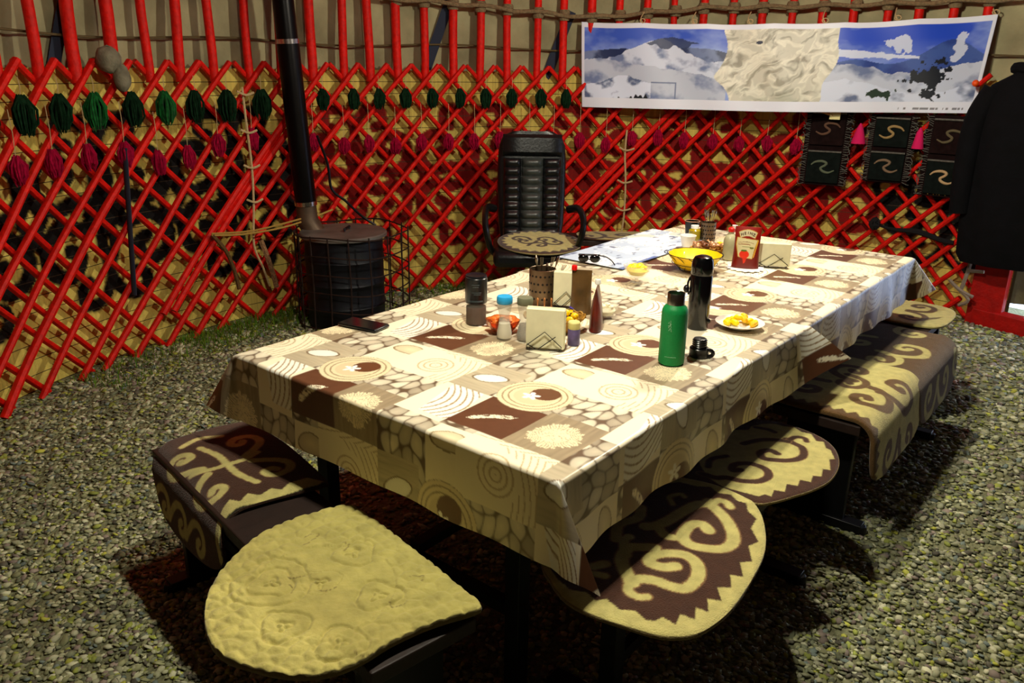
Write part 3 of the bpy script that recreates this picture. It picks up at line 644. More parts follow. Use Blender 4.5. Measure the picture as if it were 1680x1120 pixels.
def cell():
    C = Canvas(-.27, .257, -.26, .23, .0014, (0, 0, 0)); X, Y = C.X, C.Y
    # pebbles everywhere first
    d1, d2, idv = vor((X+.3)*19+.3*np.sin(Y*40), (Y+.3)*27+.2*np.sin(X*33), 5)
    peb = (L3((160, 146, 124))*(1-idv[..., None])+L3((238, 228, 202))*idv[..., None])*(1.15-.45*d1[..., None])
    k = (np.clip((d2-d1)/.17, 0, 1)**.8*np.clip((.66-d1)/.13, 0, 1))[..., None]; C.C = L3((104, 84, 64))*(1-k)+peb*k
    def rect(x0, x1, y0, y1): return (X > x0) & (X < x1) & (Y > y0) & (Y < y1)
    def grain(c, ax=0, s=1.0):
        g = fbm(X*(14 if ax else 150), Y*(150 if ax else 14), 3, 7)[..., None]; return np.array(c)*(.72+.5*g)
    def put(m, c): C.C[m] = c[m] if isinstance(c, np.ndarray) and c.ndim == 3 else np.array(c)
    put(rect(-.075, .105, .09, .24), grain(L3((190, 176, 148)), 0))
    put(rect(.075, .262, -.03, .065), np.broadcast_to(crm, C.C.shape)*(.95+.08*fbm(X*30, Y*30)[..., None]))
    put(rect(-.275, -.075, .075, .24), crm)
    # combed sand, curved grooves
    m = rect(-.25, -.075, .075, .24); g = (Y-.6*(X+.16)**2*9-.25*X)*1.0
    ph = np.abs(np.sin(g*PI/.021)); st = np.where((ph < .38)[..., None], L3((160, 132, 92)), wht); m2 = m & (np.abs(Y-.155-.25*X-.02) < .052); put(m2, st)
    # square with raked spiral and wavy side
    m = rect(.078, .262, -.262, -.03) | rect(-.275, -.25, -.262, -.03); put(m, crm)
    r = np.hypot((X-.165), (Y+.145)); rg = np.where((np.abs(np.sin(r*PI/.0165)) < .42)[..., None], L3((196, 172, 132)), crm); put(m & (r < .062), rg)
    rw = np.hypot(X-.12, Y+.02); rg = np.where((np.abs(np.sin(rw*PI/.016)) < .3)[..., None], L3((190, 166, 126)), crm); put(m & (r > .07) & (rw > .165), rg)
    # feather on brown
    m = rect(-.25, -.073, -.095, .077); put(m, np.broadcast_to(brn, C.C.shape)*(.85+.3*fbm(X*60, Y*60)[..., None]))
    P = spline([(-.20, .035), (-.175, .01), (-.16, -.01), (-.145, -.035)], 6); D = C.dist(P); put(m & (D < .0095*np.clip(1.2-9*np.abs(X+.165)*0, .4, 1)) & (fbm(X*400, Y*90, 2, 3) > .40), crm)
    C.stroke([(-.21, .045), (-.135, -.05)], .002, crm, smooth=False)
    # dandelion on wood
    m = rect(-.25, -.055, -.262, -.095); put(m, grain(L3((160, 142, 114)), 1))
    r = np.hypot(X+.155, Y+.175); th = np.arctan2(Y+.175, X+.155); f = np.abs(np.sin(th*24+vnoise(r*90, th*3)*3)); put(m & (r < .064*(.85+.25*vnoise(th*9, r*0))) & (f > .45-.3*(r < .035)), crm2*1.1)
    # white stone upon wood strip
    e = ((X-.02)*.86+(Y-.165)*.5, -(X-.02)*.5+(Y-.165)*.86); rr = np.hypot(e[0]/.026, (e[1]-.006*np.sin(e[0]*90))/.045); put(rr < 1.13, np.broadcast_to(L3((120, 96, 66)), C.C.shape)); put(rr < 1, np.broadcast_to(wht, C.C.shape)*(1-.25*np.clip(rr-.6, 0, 1)[..., None]))
    e = ((X-.205)/.03, (Y+.002)/.05); rr = np.hypot(e[0]+.25*e[1]**2, e[1]); put((rr < 1.1) & rect(.1, .262, -.03, .065), L3((150, 126, 88))); put((rr < .98) & rect(.1, .262, -.03, .065), np.broadcast_to(crm2, C.C.shape)*(1.05-.25*rr[..., None]))
    # raked ring with flower
    r = np.hypot(X, Y); rg = np.where((np.abs(np.sin((r-.052)*PI/.0155)) < .4)[..., None], L3((160, 138, 104)), L3((230, 214, 176))); put(r < .098, rg); put(r < .055, L3((218, 200, 162)))
    put(np.hypot(X-.027, Y+.014) < .040, np.broadcast_to(L3((104, 64, 40)), C.C.shape)*(.9+.2*fbm(X*80, Y*80)[..., None]))
    for q in range(5):
        a = q*2*PI/5+.3; cx, cy = -.006+.014*math.cos(a), .008+.014*math.sin(a); ca, sa = math.cos(a), math.sin(a)
        put(np.hypot(((X-cx)*ca+(Y-cy)*sa)/.0115, (-(X-cx)*sa+(Y-cy)*ca)/.0062) < 1, L3((255, 253, 245)))
    return C
CELL = cell()
CLOTH = mat('oilcloth', (230, 215, 170), .34, vc=True, spec=.45, bump=(14, .05))
def cloth_colors(s, t, ox, oy):
    y = t-oy; k2 = np.floor((y+.26)/.49); v = y-.49*k2; x = s-ox+.17*k2; u = np.mod(x+.27, .527)-.27
    return CELL.sample(u, v)
def tcloth(name, lab, x0, x1, y0, y1, ox, oy, z, res, drops, tips, bow=.0):
    # drops: (x-, x+, y-, y+) lengths ; tips: dict corner -> direction of the hanging fold
    dxm, dxp, dym, dyp = drops
    s = np.arange(x0-dxm, x1+dxp+res/2, res); t = np.arange(y0-dym, y1+dyp+res/2, res)
    Sg, Tg = np.meshgrid(s, t, indexing='ij'); s, t = Sg.ravel(), Tg.ravel()
    exm = np.clip(x0-s, 0, None); exp_ = np.clip(s-x1, 0, None); eym = np.clip(y0-t, 0, None); eyp = np.clip(t-y1, 0, None)
    ex = exm+exp_; ey = eym+eyp
    X = np.clip(s, x0, x1); Y = np.clip(t, y0, y1); Z = np.full(s.shape, z)
    Z += .0007*np.sin(s*23+t*7)+.0006*np.sin(t*31-s*11)
    sgx = np.where(exm > 0, -1., 1.); sgy = np.where(eym > 0, -1., 1.)
    R = .009
    def drop(e): # horizontal run and vertical fall with a rounded shoulder
        a = np.clip(e/R, 0, PI/2); return R*np.sin(a), R*(1-np.cos(a))+np.clip(e-R*PI/2, 0, None)
    onlyx = (ex > 0) & (ey == 0); h, f = drop(ex)
    wv = (.5*np.sin(t*9)+.5*np.sin(t*23+1))*.007*np.clip(ex/.2, 0, 1)+.004*np.clip(ex/.2, 0, 1)
    X = np.where(onlyx, X+sgx*(h+wv), X); Z = np.where(onlyx, Z-f, Z)
    onlyy = (ey > 0) & (ex == 0); h, f = drop(ey)
    wv = (.6*np.sin(s*11+1)+.6*np.sin(s*27))*.010*np.clip(ey/.2, 0, 1)+.006*np.clip(ey/.2, 0, 1)
    Y = np.where(onlyy, Y+sgy*(h+wv), Y); Z = np.where(onlyy, Z-f, Z)
    both = (ex > 0) & (ey > 0); r = np.hypot(ex, ey); th = np.arctan2(ey, ex)/(PI/2)   # 0 at the x drop, 1 at the y drop
    for key, tip in tips.items():
        m = both & (sgx == key[0]) & (sgy == key[1]); T = np.array(tip, float); T /= np.linalg.norm(T); D0 = np.array((0, 0, -1.)); om = math.acos(T @ D0)
        q = np.where(th < .5, th*2, 2-th*2); q = q**.8; so = math.sin(om)
        r = np.where(m, r*(1-.20*q), r); d = (np.sin((1-q)*om)/so)[:, None]*D0+(np.sin(q*om)/so)[:, None]*T
        # keep the two layers of the fold apart
        sep = np.clip(np.minimum(th, 1-th)*2, 0, 1)*0+np.sin(np.clip(th, 0, 1)*PI)*.0
        off = (1-q)*0
        Xn = (x0 if key[0] < 0 else x1)+key[0]*R; Yn = (y0 if key[1] < 0 else y1)+key[1]*R
        side = np.where(th < .5, 1., -1.)*.10*np.sin(q*PI)
        X = np.where(m, Xn+r*(d[:, 0]+key[0]*np.clip(side, 0, 1)), X); Y = np.where(m, Yn+r*(d[:, 1]+key[1]*np.clip(-side, 0, 1)), Y); Z = np.where(m, z-R*.4+r*d[:, 2], Z)
    if bow:   # free end whose hanging corner flares outward
        fl = np.clip((s-(x1-.16))/.16, 0, 1)**2*(ey > 0); e = ey
        Y = Y+sgy*fl*e*.62*bow; X = X+fl*e*.55*bow; Z = Z+fl*e*.42*bow
    col = cloth_colors(s, t, ox, oy)
    mb = MB().add(np.stack([X, Y, Z], 1), gridfaces(*Sg.shape)); o = mb.build(name, CLOTH, colors=col); o.data.set_sharp_from_angle(angle=math.radians(80))
    return tag(o, lab, 'tablecloth')
tcloth('tablecloth', 'far glossy tablecloth printed with pebbles, feathers and raked sand, below the wall banner', 1.30, 2.722, -.002, 1.146, 1.622, .292, .7515, .0055, (0, .2, .2, .2), {(1, -1): (.75, -.45, -.85), (1, 1): (.5, .5, -.9)})
tcloth('tablecloth', 'near glossy tablecloth printed with pebbles and feathers, its front corner hanging in a fold', -.002, 1.375, -.004, 1.128, .316, .302, .7545, .0033, (.205, 0, .2, .2), {(-1, -1): (-.12, -.62, -.95), (-1, 1): (-.1, .55, -.75)}, bow=1.0)

# ------------------------------------------------------------------ benches and felt pads
def bench(loc, rz, L, W, lab, panel=False, zt=.435):
    root = thing('bench', lab, 'bench', (loc[0], loc[1], 0), rz)
    MB().box((0, 0, zt-.018), (L, W, .036)).build('seat', BROWNW, root, bev=.004, smooth=False)
    for s in (-1, 1):
        x = s*(L/2-.10)
        MB().box((x, 0, zt-.05), (.04, W*.9, .028)).build('seat_bracket', BLKM, root, smooth=False)
        if panel: MB().box((x, 0, (zt-.04)/2), (.03, W*.8, zt-.04)).build('leg', BLKM, root, bev=.003, smooth=False)
        else: MB().box((x, 0, (zt-.05)/2), (.045, .045, zt-.05)).build('leg', BLKM, root, bev=.003, smooth=False)
        mb = MB().box((x, 0, .02), (.05, W*1.25, .035)); 
        for q in (-1, 1): mb.lathe([(.02, 0), (.024, .004), (.02, .03)], (x, q*W*.6, 0), 12)
        mb.build('foot', BLKM, root, bev=.003)
    MB().box((0, 0, .16), (L-.2, .025, .035)).build('stretcher', BLKM, root, smooth=False)
bench((.66, -.02), 0, 1.06, .28, 'black-legged bench along the right side of the near table under two scrolled pads')
bench((2.02, -.065), 0, 1.2, .30, 'black-legged bench along the right side of the far table under draped pads', True)
bench((-.145, .745), math.radians(90-9.8), 1.24, .26, 'dark bench at the near end of the table under the plain cream pad', True)
bench((3.60, 1.98), math.atan2(-.65, .57), .95, .28, 'dark bench against the lattice to the right of the office chair')
bench((2.93, .0), 0, .5, .26, 'low dark stool bench beyond the far table corner', True)
CRM = L3((192, 180, 112)); BRN = L3((66, 38, 24)); LBR = L3((108, 78, 44))
def pad(name, lab, outline, canvas, z, th=.016, N=560, Mr=80, edgec=None, fold=None, ctr=None, m=None, bulge=0, cat='seat pad', grp=None, tilt=None, closed_spline=True):
    O = spline(outline, 8, closed=True) if closed_spline else np.asarray(outline, float)
    seg = np.linalg.norm(np.roll(O, -1, 0)-O, axis=1); cum = np.concatenate([[0], np.cumsum(seg)]); tt = np.linspace(0, cum[-1], N, endpoint=False)
    Oc = np.vstack([O, O[:1]]); ox = np.interp(tt, cum, Oc[:, 0]); oy = np.interp(tt, cum, Oc[:, 1]); c = np.array(ctr if ctr is not None else (ox.mean(), oy.mean()))
    ts = np.linspace(.004, 1, Mr); V = []; rows = [(t, 0) for t in ts]+[(1.006, -.25), (1.010, -.5), (1.006, -.8), (.985, -1)]+[(t, -1) for t in (.7, .35, .004)]
    for t, dz in rows:
        x = c[0]+(ox-c[0])*t; y = c[1]+(oy-c[1])*t
        zz = dz*th+(.003*(fbm(x*14+3, y*14, 3, 5)-.5)+bulge*(1-t*t) if dz == 0 else 0)
        if dz == 0 and t > .97: zz = zz-(t-.97)/.03*.003
        V.append(np.stack([x, y, np.broadcast_to(zz, x.shape)], 1))
    V = np.concatenate(V); K = len(rows); F = []
    i, j = np.meshgrid(np.arange(K-1), np.arange(N), indexing='ij'); a = i*N+j; b = i*N+(j+1) % N
    F = np.stack([a.ravel(), (a+N).ravel(), (b+N).ravel(), b.ravel()], 1)[:, ::-1].tolist()
    F.append(tuple(range(N))); 
    col = canvas.sample(V[:, 0], V[:, 1])
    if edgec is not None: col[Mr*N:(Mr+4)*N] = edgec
    zoff = V[:, 2].copy(); P = V.copy(); P[:, 2] = z+zoff
    if fold:      # fold = (point, outward unit normal, radius)
        (fx, fy), (nx, ny), R = fold; e = (V[:, 0]-fx)*nx+(V[:, 1]-fy)*ny; m_ = e > 0
        a = np.clip(e/R, 0, PI/2); run = (R+zoff)*np.sin(a); fall = R-(R+zoff)*np.cos(a)+np.clip(e-R*PI/2, 0, None)
        run = run+.10*np.clip(e-R*PI/2, 0, None)
        P[:, 0] = np.where(m_, V[:, 0]-nx*e+nx*run, P[:, 0]); P[:, 1] = np.where(m_, V[:, 1]-ny*e+ny*run, P[:, 1]); P[:, 2] = np.where(m_, z-fall, P[:, 2])
    if tilt: P[:, 2] += (P[:, 0]-c[0])*tilt[0]+(P[:, 1]-c[1])*tilt[1]
    org = (c[0], c[1], z)
    o = MB().add(P, F).build(name, m or FELT_C, colors=col, origin=org); return tag(o, lab, cat, grp)
# near right pad: brown with cream scrolls
C = Canvas(-.05, .80, -.36, .22, .0022, CRM)
Z1 = [(.062, -.001), (.079, -.033), (.066, -.065), (.087, -.078), (.074, -.12), (.092, -.147), (.081, -.179), (.087, -.196), (.111, -.203), (.107, -.236), (.145, -.226), (.149, -.259), (.186, -.241), (.19, -.269), (.23, -.247), (.243, -.274), (.28, -.246), (.301, -.27), (.345, -.247), (.357, -.273), (.405, -.244), (.427, -.264), (.483, -.231), (.517, -.242), (.562, -.203), (.616, -.195), (.637, -.162), (.673, -.142), (.668, -.12), (.69, -.09), (.675, -.06), (.692, -.03), (.67, 0), (.66, .05), (.63, .07), (.62, .10), (.58, .11), (.5, .14), (.4, .14), (.3, .14), (.2, .13), (.12, .11), (.09, .07), (.075, .04)]
C.poly(Z1, BRN); ED = L3((130, 96, 60))
A = [(.483, -.126), (.499, -.098), (.476, -.079), (.422, -.086), (.398, -.116), (.408, -.157), (.437, -.191), (.486, -.191), (.545, -.152), (.58, -.112), (.598, -.082), (.617, -.061)]
SCR = []
for P, wd in ((A, .034), ([(.614, -.075), (.641, -.08), (.639, -.103), (.626, -.118)], .024), ([(.605, -.073), (.582, -.046), (.528, -.034), (.465, -.026), (.42, -.014), (.398, .004)], .036),
              ([(.42, -.014), (.394, -.053), (.403, -.078)], .028), ([(.294, -.134), (.272, -.115), (.267, -.083), (.294, -.073), (.328, -.095), (.349, -.13), (.335, -.168), (.289, -.194), (.236, -.194), (.218, -.166), (.214, -.13), (.199, -.1), (.176, -.085)], .034),
              ([(.176, -.085), (.145, -.098), (.137, -.125), (.15, -.142)], .024), ([(.172, -.093), (.204, -.054), (.236, -.025), (.285, -.013), (.31, -.035), (.33, -.059)], .034), ([(.258, -.024), (.303, .01), (.33, .012)], .026),
              ([(.17, .01), (.195, -.004)], .03), ([(.146, -.005), (.155, -.03)], .022), ([(.54, .005), (.57, .03), (.601, .015), (.595, 0)], .014), ([(.30, .03), (.36, .06), (.42, .04), (.47, .06)], .03)):
    C.mask(C.dist(spline(P, 6)) < wd*.45+.004, ED); SCR.append((P, wd*.9))
for P, wd in SCR: C.stroke(P, wd, CRM)
R1 = [(.062, .049), (.030, -.018), (.029, -.089), (.04, -.146), (.057, -.214), (.079, -.251), (.117, -.28), (.185, -.296), (.265, -.299), (.37, -.289), (.47, -.273), (.557, -.243), (.64, -.199), (.691, -.156), (.706, -.127), (.718, -.07), (.715, -.01), (.69, .06), (.62, .13), (.45, .16), (.25, .155), (.12, .12)]
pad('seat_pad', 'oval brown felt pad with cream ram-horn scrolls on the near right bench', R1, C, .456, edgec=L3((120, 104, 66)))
# second pad: cream with brown scrolls
C = Canvas(.60, 1.32, -.34, .22, .0022, BRN)
C.poly([(.725, -.10), (.733, -.151), (.756, -.16), (.756, -.178), (.795, -.169), (.803, -.196), (.849, -.184), (.857, -.212), (.898, -.203), (.906, -.231), (.948, -.222), (.958, -.243), (1.007, -.23), (1.015, -.249), (1.083, -.223), (1.094, -.235), (1.145, -.206), (1.15, -.19), (1.19, -.17), (1.18, -.15), (1.22, -.12), (1.215, -.09), (1.235, -.06), (1.22, -.03), (1.22, .0), (1.19, .03), (1.15, .05), (1.12, .045), (1.08, .09), (1.0, .08), (.95, .10), (.88, .07), (.83, .08), (.78, .04), (.74, .0), (.72, -.05)], CRM)
for P, wd in (([(1.016, -.09), (1.022, -.064), (.99, -.049), (.96, -.069), (.972, -.104), (1.006, -.144), (1.053, -.156), (1.103, -.134), (1.12, -.097), (1.132, -.075)], .026), ([(1.127, -.081), (1.166, -.09), (1.176, -.114), (1.157, -.128)], .019), ([(1.119, -.084), (1.102, -.045), (1.066, -.011), (1.013, .016)], .024),
              ([(.843, -.049), (.828, -.032), (.865, -.023), (.9, -.054), (.897, -.102), (.858, -.127), (.813, -.117), (.783, -.079), (.773, -.038), (.753, -.015), (.75, .03)], .026), ([(1.152, .035), (1.162, .001), (1.157, -.025)], .02), ([(.80, .03), (.85, .045), (.9, .02)], .02)):
    C.stroke(P, wd*.80, BRN, edge=ED)
R2 = [(.70, -.155), (.74, -.192), (.81, -.224), (.882, -.252), (.961, -.267), (1.058, -.258), (1.143, -.226), (1.202, -.18), (1.235, -.12), (1.247, -.054), (1.24, .02), (1.18, .10), (1.06, .135), (.9, .14), (.77, .12), (.70, .05), (.69, -.05)]
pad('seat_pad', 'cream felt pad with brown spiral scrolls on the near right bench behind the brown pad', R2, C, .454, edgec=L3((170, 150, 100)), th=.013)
# near end pad: plain cream, quilted
q = mat('quilted_felt', (206, 190, 124), .95, vc=True, noise=(22, .2), bump=(34, .7), sheen=.2, spec=.1)
C = Canvas(-.62, .05, .0, .78, .003, L3((186, 174, 100)))
C.C = C.C*(.86+.24*fbm(C.X*24, C.Y*24, 4, 6))[..., None]
for k in range(9):
    x0, y0 = -.5+.45*rng.random(), .15+.5*rng.random(); C.stroke([(x0, y0), (x0+.02*rng.normal(), y0-.02), (x0+.03*rng.normal(), y0-.03)], .0022, L3((120, 105, 60)))
NP = [(-.04, .64), (-.089, .662), (-.159, .682), (-.226, .69), (-.292, .679), (-.362, .65), (-.424, .611), (-.477, .56), (-.517, .501), (-.544, .436), (-.55, .373), (-.532, .314), (-.508, .258), (-.479, .218), (-.435, .185), (-.38, .171), (-.317, .166), (-.246, .15), (-.191, .129), (-.14, .106), (-.114, .112), (-.093, .206), (-.063, .359), (-.037, .524), (-.025, .61)]
def quilt(o):
    me = o.data; n = len(me.vertices); co = np.zeros(n*3); me.vertices.foreach_get('co', co); co = co.reshape(-1, 3); x = co[:, 0]; y = co[:, 1]; top = co[:, 2] > -.006
    h = np.zeros(n)
    for (a, b, rr) in ((-.09, .10, .10), (.03, -.11, .07), (-.16, -.04, .08), (-.02, .02, .05), (-.12, -.17, .06), (.10, .05, .08)):
        d = np.hypot(x-a, y-b)+.006*np.sin(3*np.arctan2(y-b, x-a)+a*40)+.010*fbm(x*60, y*60, 2, 4); h -= .0055*np.exp(-((np.mod(d, .036)-.018)/.005)**2)*(d < rr)
    d1, d2, _ = vor(x*30, y*30, 9); h += .0045*np.clip(d2-d1, 0, .5)*2*(np.hypot(x+.03, y) > .16)
    co[:, 2] += np.where(top, h, 0); me.vertices.foreach_set('co', co.ravel()); me.update()
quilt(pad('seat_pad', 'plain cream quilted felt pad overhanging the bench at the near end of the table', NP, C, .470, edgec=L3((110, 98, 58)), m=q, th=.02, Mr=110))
# left pad draped over the far end of the same bench
nx, ny = -math.cos(math.radians(9.8)), math.sin(math.radians(9.8)); fp = (-.145+nx*.06, .745+ny*.06)
C = Canvas(-.62, .2, .72, 1.48, .003, BRN); SCR = []
HORN = [(0, 0), (.014, .010), (.010, .030), (-.014, .032), (-.034, .008), (-.026, -.026), (.006, -.044), (.046, -.036), (.078, -.006), (.105, .030)]
mid_ = np.array((-.095, 1.085)); ax = np.array((.17, .985)); ay = np.array((-.985, .17))
for su in (-1, 1):
    for sv in (-1, 1):
        base = mid_+ax*su*.115+ay*sv*.095
        SCR.append(([base+ax*su*(-p*.9)*1.0+ay*sv*(-q)*1.0 for p, q in HORN], .024))
    SCR.append(([mid_, mid_+ax*su*.07, mid_+ax*su*.15+ay*.02*su], .020)); SCR.append(([mid_, mid_+ay*su*.05, mid_+ay*su*.10+ax*.02], .018))
for q in (-.13, .0, .13):
    b0 = mid_+ax*q+ay*.235; SCR.append(([b0+ax*p*.9+ay*k for p, k in HORN[::-1]], .022))
SCR.append(([mid_+ax*.19+ay*(-.06), mid_+ax*.215, mid_+ax*.19+ay*.06], .018))
for P, wd in SCR: C.mask(C.dist(spline(P, 6)) < wd*.5+.003, ED)
for P, wd in SCR: C.stroke(P, wd, CRM)
C.poly([(-.5, .83), (-.25, .893), (-.2, .911), (-.19, .879), (-.153, .899), (-.135, .867), (-.096, .876), (-.082, .848), (-.046, .862), (.004, .849), (.02, .80), (-.1, .78), (-.5, .80)], CRM)
C.stroke([(-.52, .80), (-.26, .858), (-.14, .828), (.02, .785)], .012, L3((40, 36, 26)))
LT = [(-.36, .85), (-.32, .85), (-.261, .862), (-.142, .838), (-.0, .79), (.03, .80), (.07, .95), (.10, 1.10), (.115, 1.27), (.10, 1.31), (.02, 1.34), (-.073, 1.355), (-.2, 1.36), (-.28, 1.33), (-.35, 1.28), (-.39, 1.15), (-.405, 1.0), (-.395, .90)]
pad('seat_pad', 'brown felt pad with cream scrolls draped over the bench end at the left table corner', LT, C, .456, edgec=L3((58, 36, 22)), fold=(fp, (nx, ny), .09), th=.014)
# draped pads on the far right bench
def scroll_canvas(x0, x1, y0, y1, bgc, fg, seedk):
    C = Canvas(x0, x1, y0, y1, .003, bgc); w, h = x1-x0, y1-y0
    S = [(0, 0), (.018, .012), (.01, .038), (-.022, .035), (-.042, .005), (-.03, -.035), (.01, -.055), (.06, -.045), (.09, -.005), (.10, .04)]
    for k, (a, b, sx, sy, sc) in enumerate(seedk): C.stroke([(x0+a*w+sx*sc*p, y0+b*h+sy*sc*q) for p, q in S], .026*min(sc, 1.15), fg, edge=L3((120, 96, 50)))
    return C
C = scroll_canvas(1.38, 2.06, -.56, .2, CRM, LBR*.8, [(.34, .50, 1, 1, 1.2), (.66, .42, -1, 1, 1.25), (.72, .68, -1, -1, 1.1), (.30, .78, 1, -1, 1.1), (.3, .2, 1, 1, 1.2), (.68, .16, -1, 1, 1.2), (.5, .63, 1, 1, .9)])
zz_ = [(1.38, .2)]+[(1.445+(.028 if k % 2 else 0), .15-k*.022) for k in range(33)]+[(1.38, -.56)]; C.poly(zz_, LBR*.7)
bx = lambda x0, x1, y0, y1, r=.04: [(x0+r, y0), ((x0+x1)/2, y0-.008), (x1-r, y0), (x1, y0+r), (x1+.004, (y0+y1)/2), (x1, y1-r), (x1-r, y1), (x0+r, y1), (x0, y1-r), (x0-.006, (y0+y1)/2), (x0, y0+r)]
pad('seat_pad', 'cream and brown scrolled felt pad draped over the near end of the far right bench', bx(1.43, 2.03, -.46, .16, .07), C, .462, fold=((2.0, -.185), (0, -1), .085), edgec=L3((96, 70, 36)), th=.02, bulge=.004)
C = scroll_canvas(1.93, 2.7, -.56, .2, LBR*.62, CRM*.85, [(.22, .62, 1, 1, 1.1), (.5, .55, -1, 1, 1.25), (.80, .62, 1, -1, 1.15), (.25, .25, 1, 1, 1.3), (.6, .25, -1, 1, 1.3), (.85, .3, 1, 1, 1.1), (.45, .82, 1, -1, 1.1)])
pad('seat_pad', 'brown felt pad with cream swirls draped over the far end of the far right bench', bx(1.985, 2.62, -.45, .15, .09), C, .454, fold=((2.0, -.195), (0, -1), .08), edgec=L3((70, 52, 30)), th=.016)
C = scroll_canvas(2.66, 3.2, -.24, .2, CRM*.8, LBR*.5, [(.3, .5, 1, 1, 1), (.7, .5, -1, 1, 1)])
pad('seat_pad', 'small cream and dark felt pad on the low stool beyond the far table corner', [(2.72, .1), (2.72, -.1), (2.8, -.17), (3.03, -.17), (3.13, -.1), (3.13, .08), (3.0, .14), (2.8, .14)], C, .452, th=.014, N=300, Mr=40)
# far left bench pad
C = scroll_canvas(3.0, 4.2, 1.4, 2.6, CRM*.85, BRN, [(.3, .62, 1, 1, 1.3), (.45, .5, -1, 1, 1.3), (.6, .38, 1, 1, 1.3)])
pts = [(3.30, 2.12), (3.42, 1.93), (3.60, 1.74), (3.76, 1.62), (3.88, 1.70), (3.86, 1.84), (3.72, 2.02), (3.56, 2.2), (3.44, 2.3), (3.34, 2.24)]
pad('seat_pad', 'brown and cream scrolled felt pad on the bench right of the office chair', pts, C, .452, th=.014, N=300, Mr=40, edgec=BRN)

# ------------------------------------------------------------------ office chair
def chair():
    fx, fy = -.76, -.65
    root = thing('office_chair', 'black leather office chair with ribbed high back beside the lattice', 'chair', (2.785, 2.205, 0), math.atan2(fx, -fy))  # local -y faces the camera side
    LE = mat('black_leather', (13, 14, 17), .34, noise=(40, .2), bump=(70, .15), spec=.6); LG = mat('worn_grey_leather', (52, 56, 54), .38, noise=(30, .25), bump=(70, .15), spec=.6)
    MB().box((0, 0, .43), (.50, .50, .10)).build('seat', LE, root, bev=.035)
    # back shell
    tl = rotx(-.12)
    def bk(mb_name, m, x0, x1, z0, z1, th, ribs=0, parent=None, y=0):
        nx_, nz = 14, max(24, ribs*8); V = []
        for i in range(nx_):
            for j in range(nz):
                x = x0+(x1-x0)*i/(nx_-1); z = z0+(z1-z0)*j/(nz-1); ux = (i/(nx_-1)-.5)*2; e = (1-abs(ux)**4)
                b = th*(.35+.65*e)*(abs(math.sin(PI*ribs*j/(nz-1)))**.6*.45+.55 if ribs else min(1, 4*min(j, nz-1-j)/(nz-1)+.35))
                V.append((x, -b, z))
        mb = MB().add(V, [f[::-1] for f in gridfaces(nx_, nz)])
        W = [(v[0], .012, v[2]) for v in V]; mb.add(W, gridfaces(nx_, nz))
        n0 = nx_*nz; E = [(i*nz, (i+1)*nz) for i in range(nx_-1)]+[((i+1)*nz+nz-1, i*nz+nz-1) for i in range(nx_-1)]+[(j+1, j) for j in range(nz-1)]+[((nx_-1)*nz+j, (nx_-1)*nz+j+1) for j in range(nz-1)]
        mb.f += [(a, b, b+n0, a+n0) for a, b in E]
        mb.v = [np.concatenate(mb.v) @ tl.T+np.array((0, .25+y, .46))]
        return mb.build(mb_name, m, parent or root)
    mb = MB(); pts = []
    for z, w_ in ((.0, .20), (.1, .215), (.3, .222), (.5, .222), (.6, .215), (.66, .19), (.69, .13)): pts.append((z, w_))
    V = []; n = 28
    for z, w_ in pts:
        for k in range(n): t = 2*PI*k/n; V.append((w_*np.sign(math.cos(t))*abs(math.cos(t))**.5, .035+.045*np.sign(math.sin(t))*abs(math.sin(t))**.7, z))
    F = [(i*n+k, i*n+(k+1) % n, (i+1)*n+(k+1) % n, (i+1)*n+k) for i in range(len(pts)-1) for k in range(n)]+[tuple(range(n))[::-1], tuple((len(pts)-1)*n+k for k in range(n))]
    V = np.array(V) @ tl.T+np.array((0, .25, .46)); back = MB().add(V, F).build('backrest', LE, root)
    bk('side_ribs', LE, -.185, -.07, .02, .52, .05, 9, back); bk('center_ribs', LG, -.068, .068, .02, .52, .058, 9, back); bk('side_ribs', LE, .07, .185, .02, .52, .05, 9, back)
    bk('head_cushion', LE, -.19, .19, .535, .67, .06, 0, back)
    for s in (-1, 1):
        P = spline([(s*.24, .24, .66), (s*.29, .12, .685), (s*.30, -.08, .67), (s*.295, -.15, .60), (s*.27, -.10, .48), (s*.24, 0, .42)], 6)
        MB().tube(P, .02, 10, flat=1.3).build('armrest', BLK, root)
    MB().lathe([(.03, .09), (.03, .25), (.022, .25), (.022, .40), (.08, .40)], n=20).build('gas_column', BLKM, root)
    for k in range(5):
        a = 2*PI*k/5+.3; d = np.array((math.cos(a), math.sin(a), 0))
        lg = MB().tube([np.array((0, 0, .11)), d*.15+np.array((0, 0, .10)), d*.28+np.array((0, 0, .075))], [.03, .024, .018], 8).build('base_arm', BLKM, root)
        MB().lathe([(.005, -.02), (.026, -.018), (.026, .018), (.005, .02)], d*.28+np.array((0, 0, .027)), 16, M=rotx(PI/2)).build('caster', BLK, lg)
chair()
C = Canvas(2.45, 3.15, 1.8, 2.5, .003, BRN)
cc = np.array((2.79, 2.155)); ang = np.linspace(0, 2*PI, 48, endpoint=False)
C.poly([(cc[0]+(.225+(.014 if k % 2 else -.014))*math.cos(a), cc[1]+(.225+(.014 if k % 2 else -.014))*math.sin(a)) for k, a in enumerate(ang)], CRM)
S_ = [(0, 0), (.014, .014), (.0, .034), (-.03, .02), (-.035, -.015), (0, -.045), (.05, -.03), (.075, .02)]
rt = np.array((.63, -.777)); dp = np.array((.777, .63))
for a, b, sx, sy in ((-.09, -.01, 1, 1), (.03, .05, 1, -1), (.10, -.02, -1, 1), (.0, -.08, -1, -1), (-.13, .05, 1, -1)):
    C.stroke([cc+rt*(a+sx*p)+dp*(b+sy*q) for p, q in S_], .022, BRN)
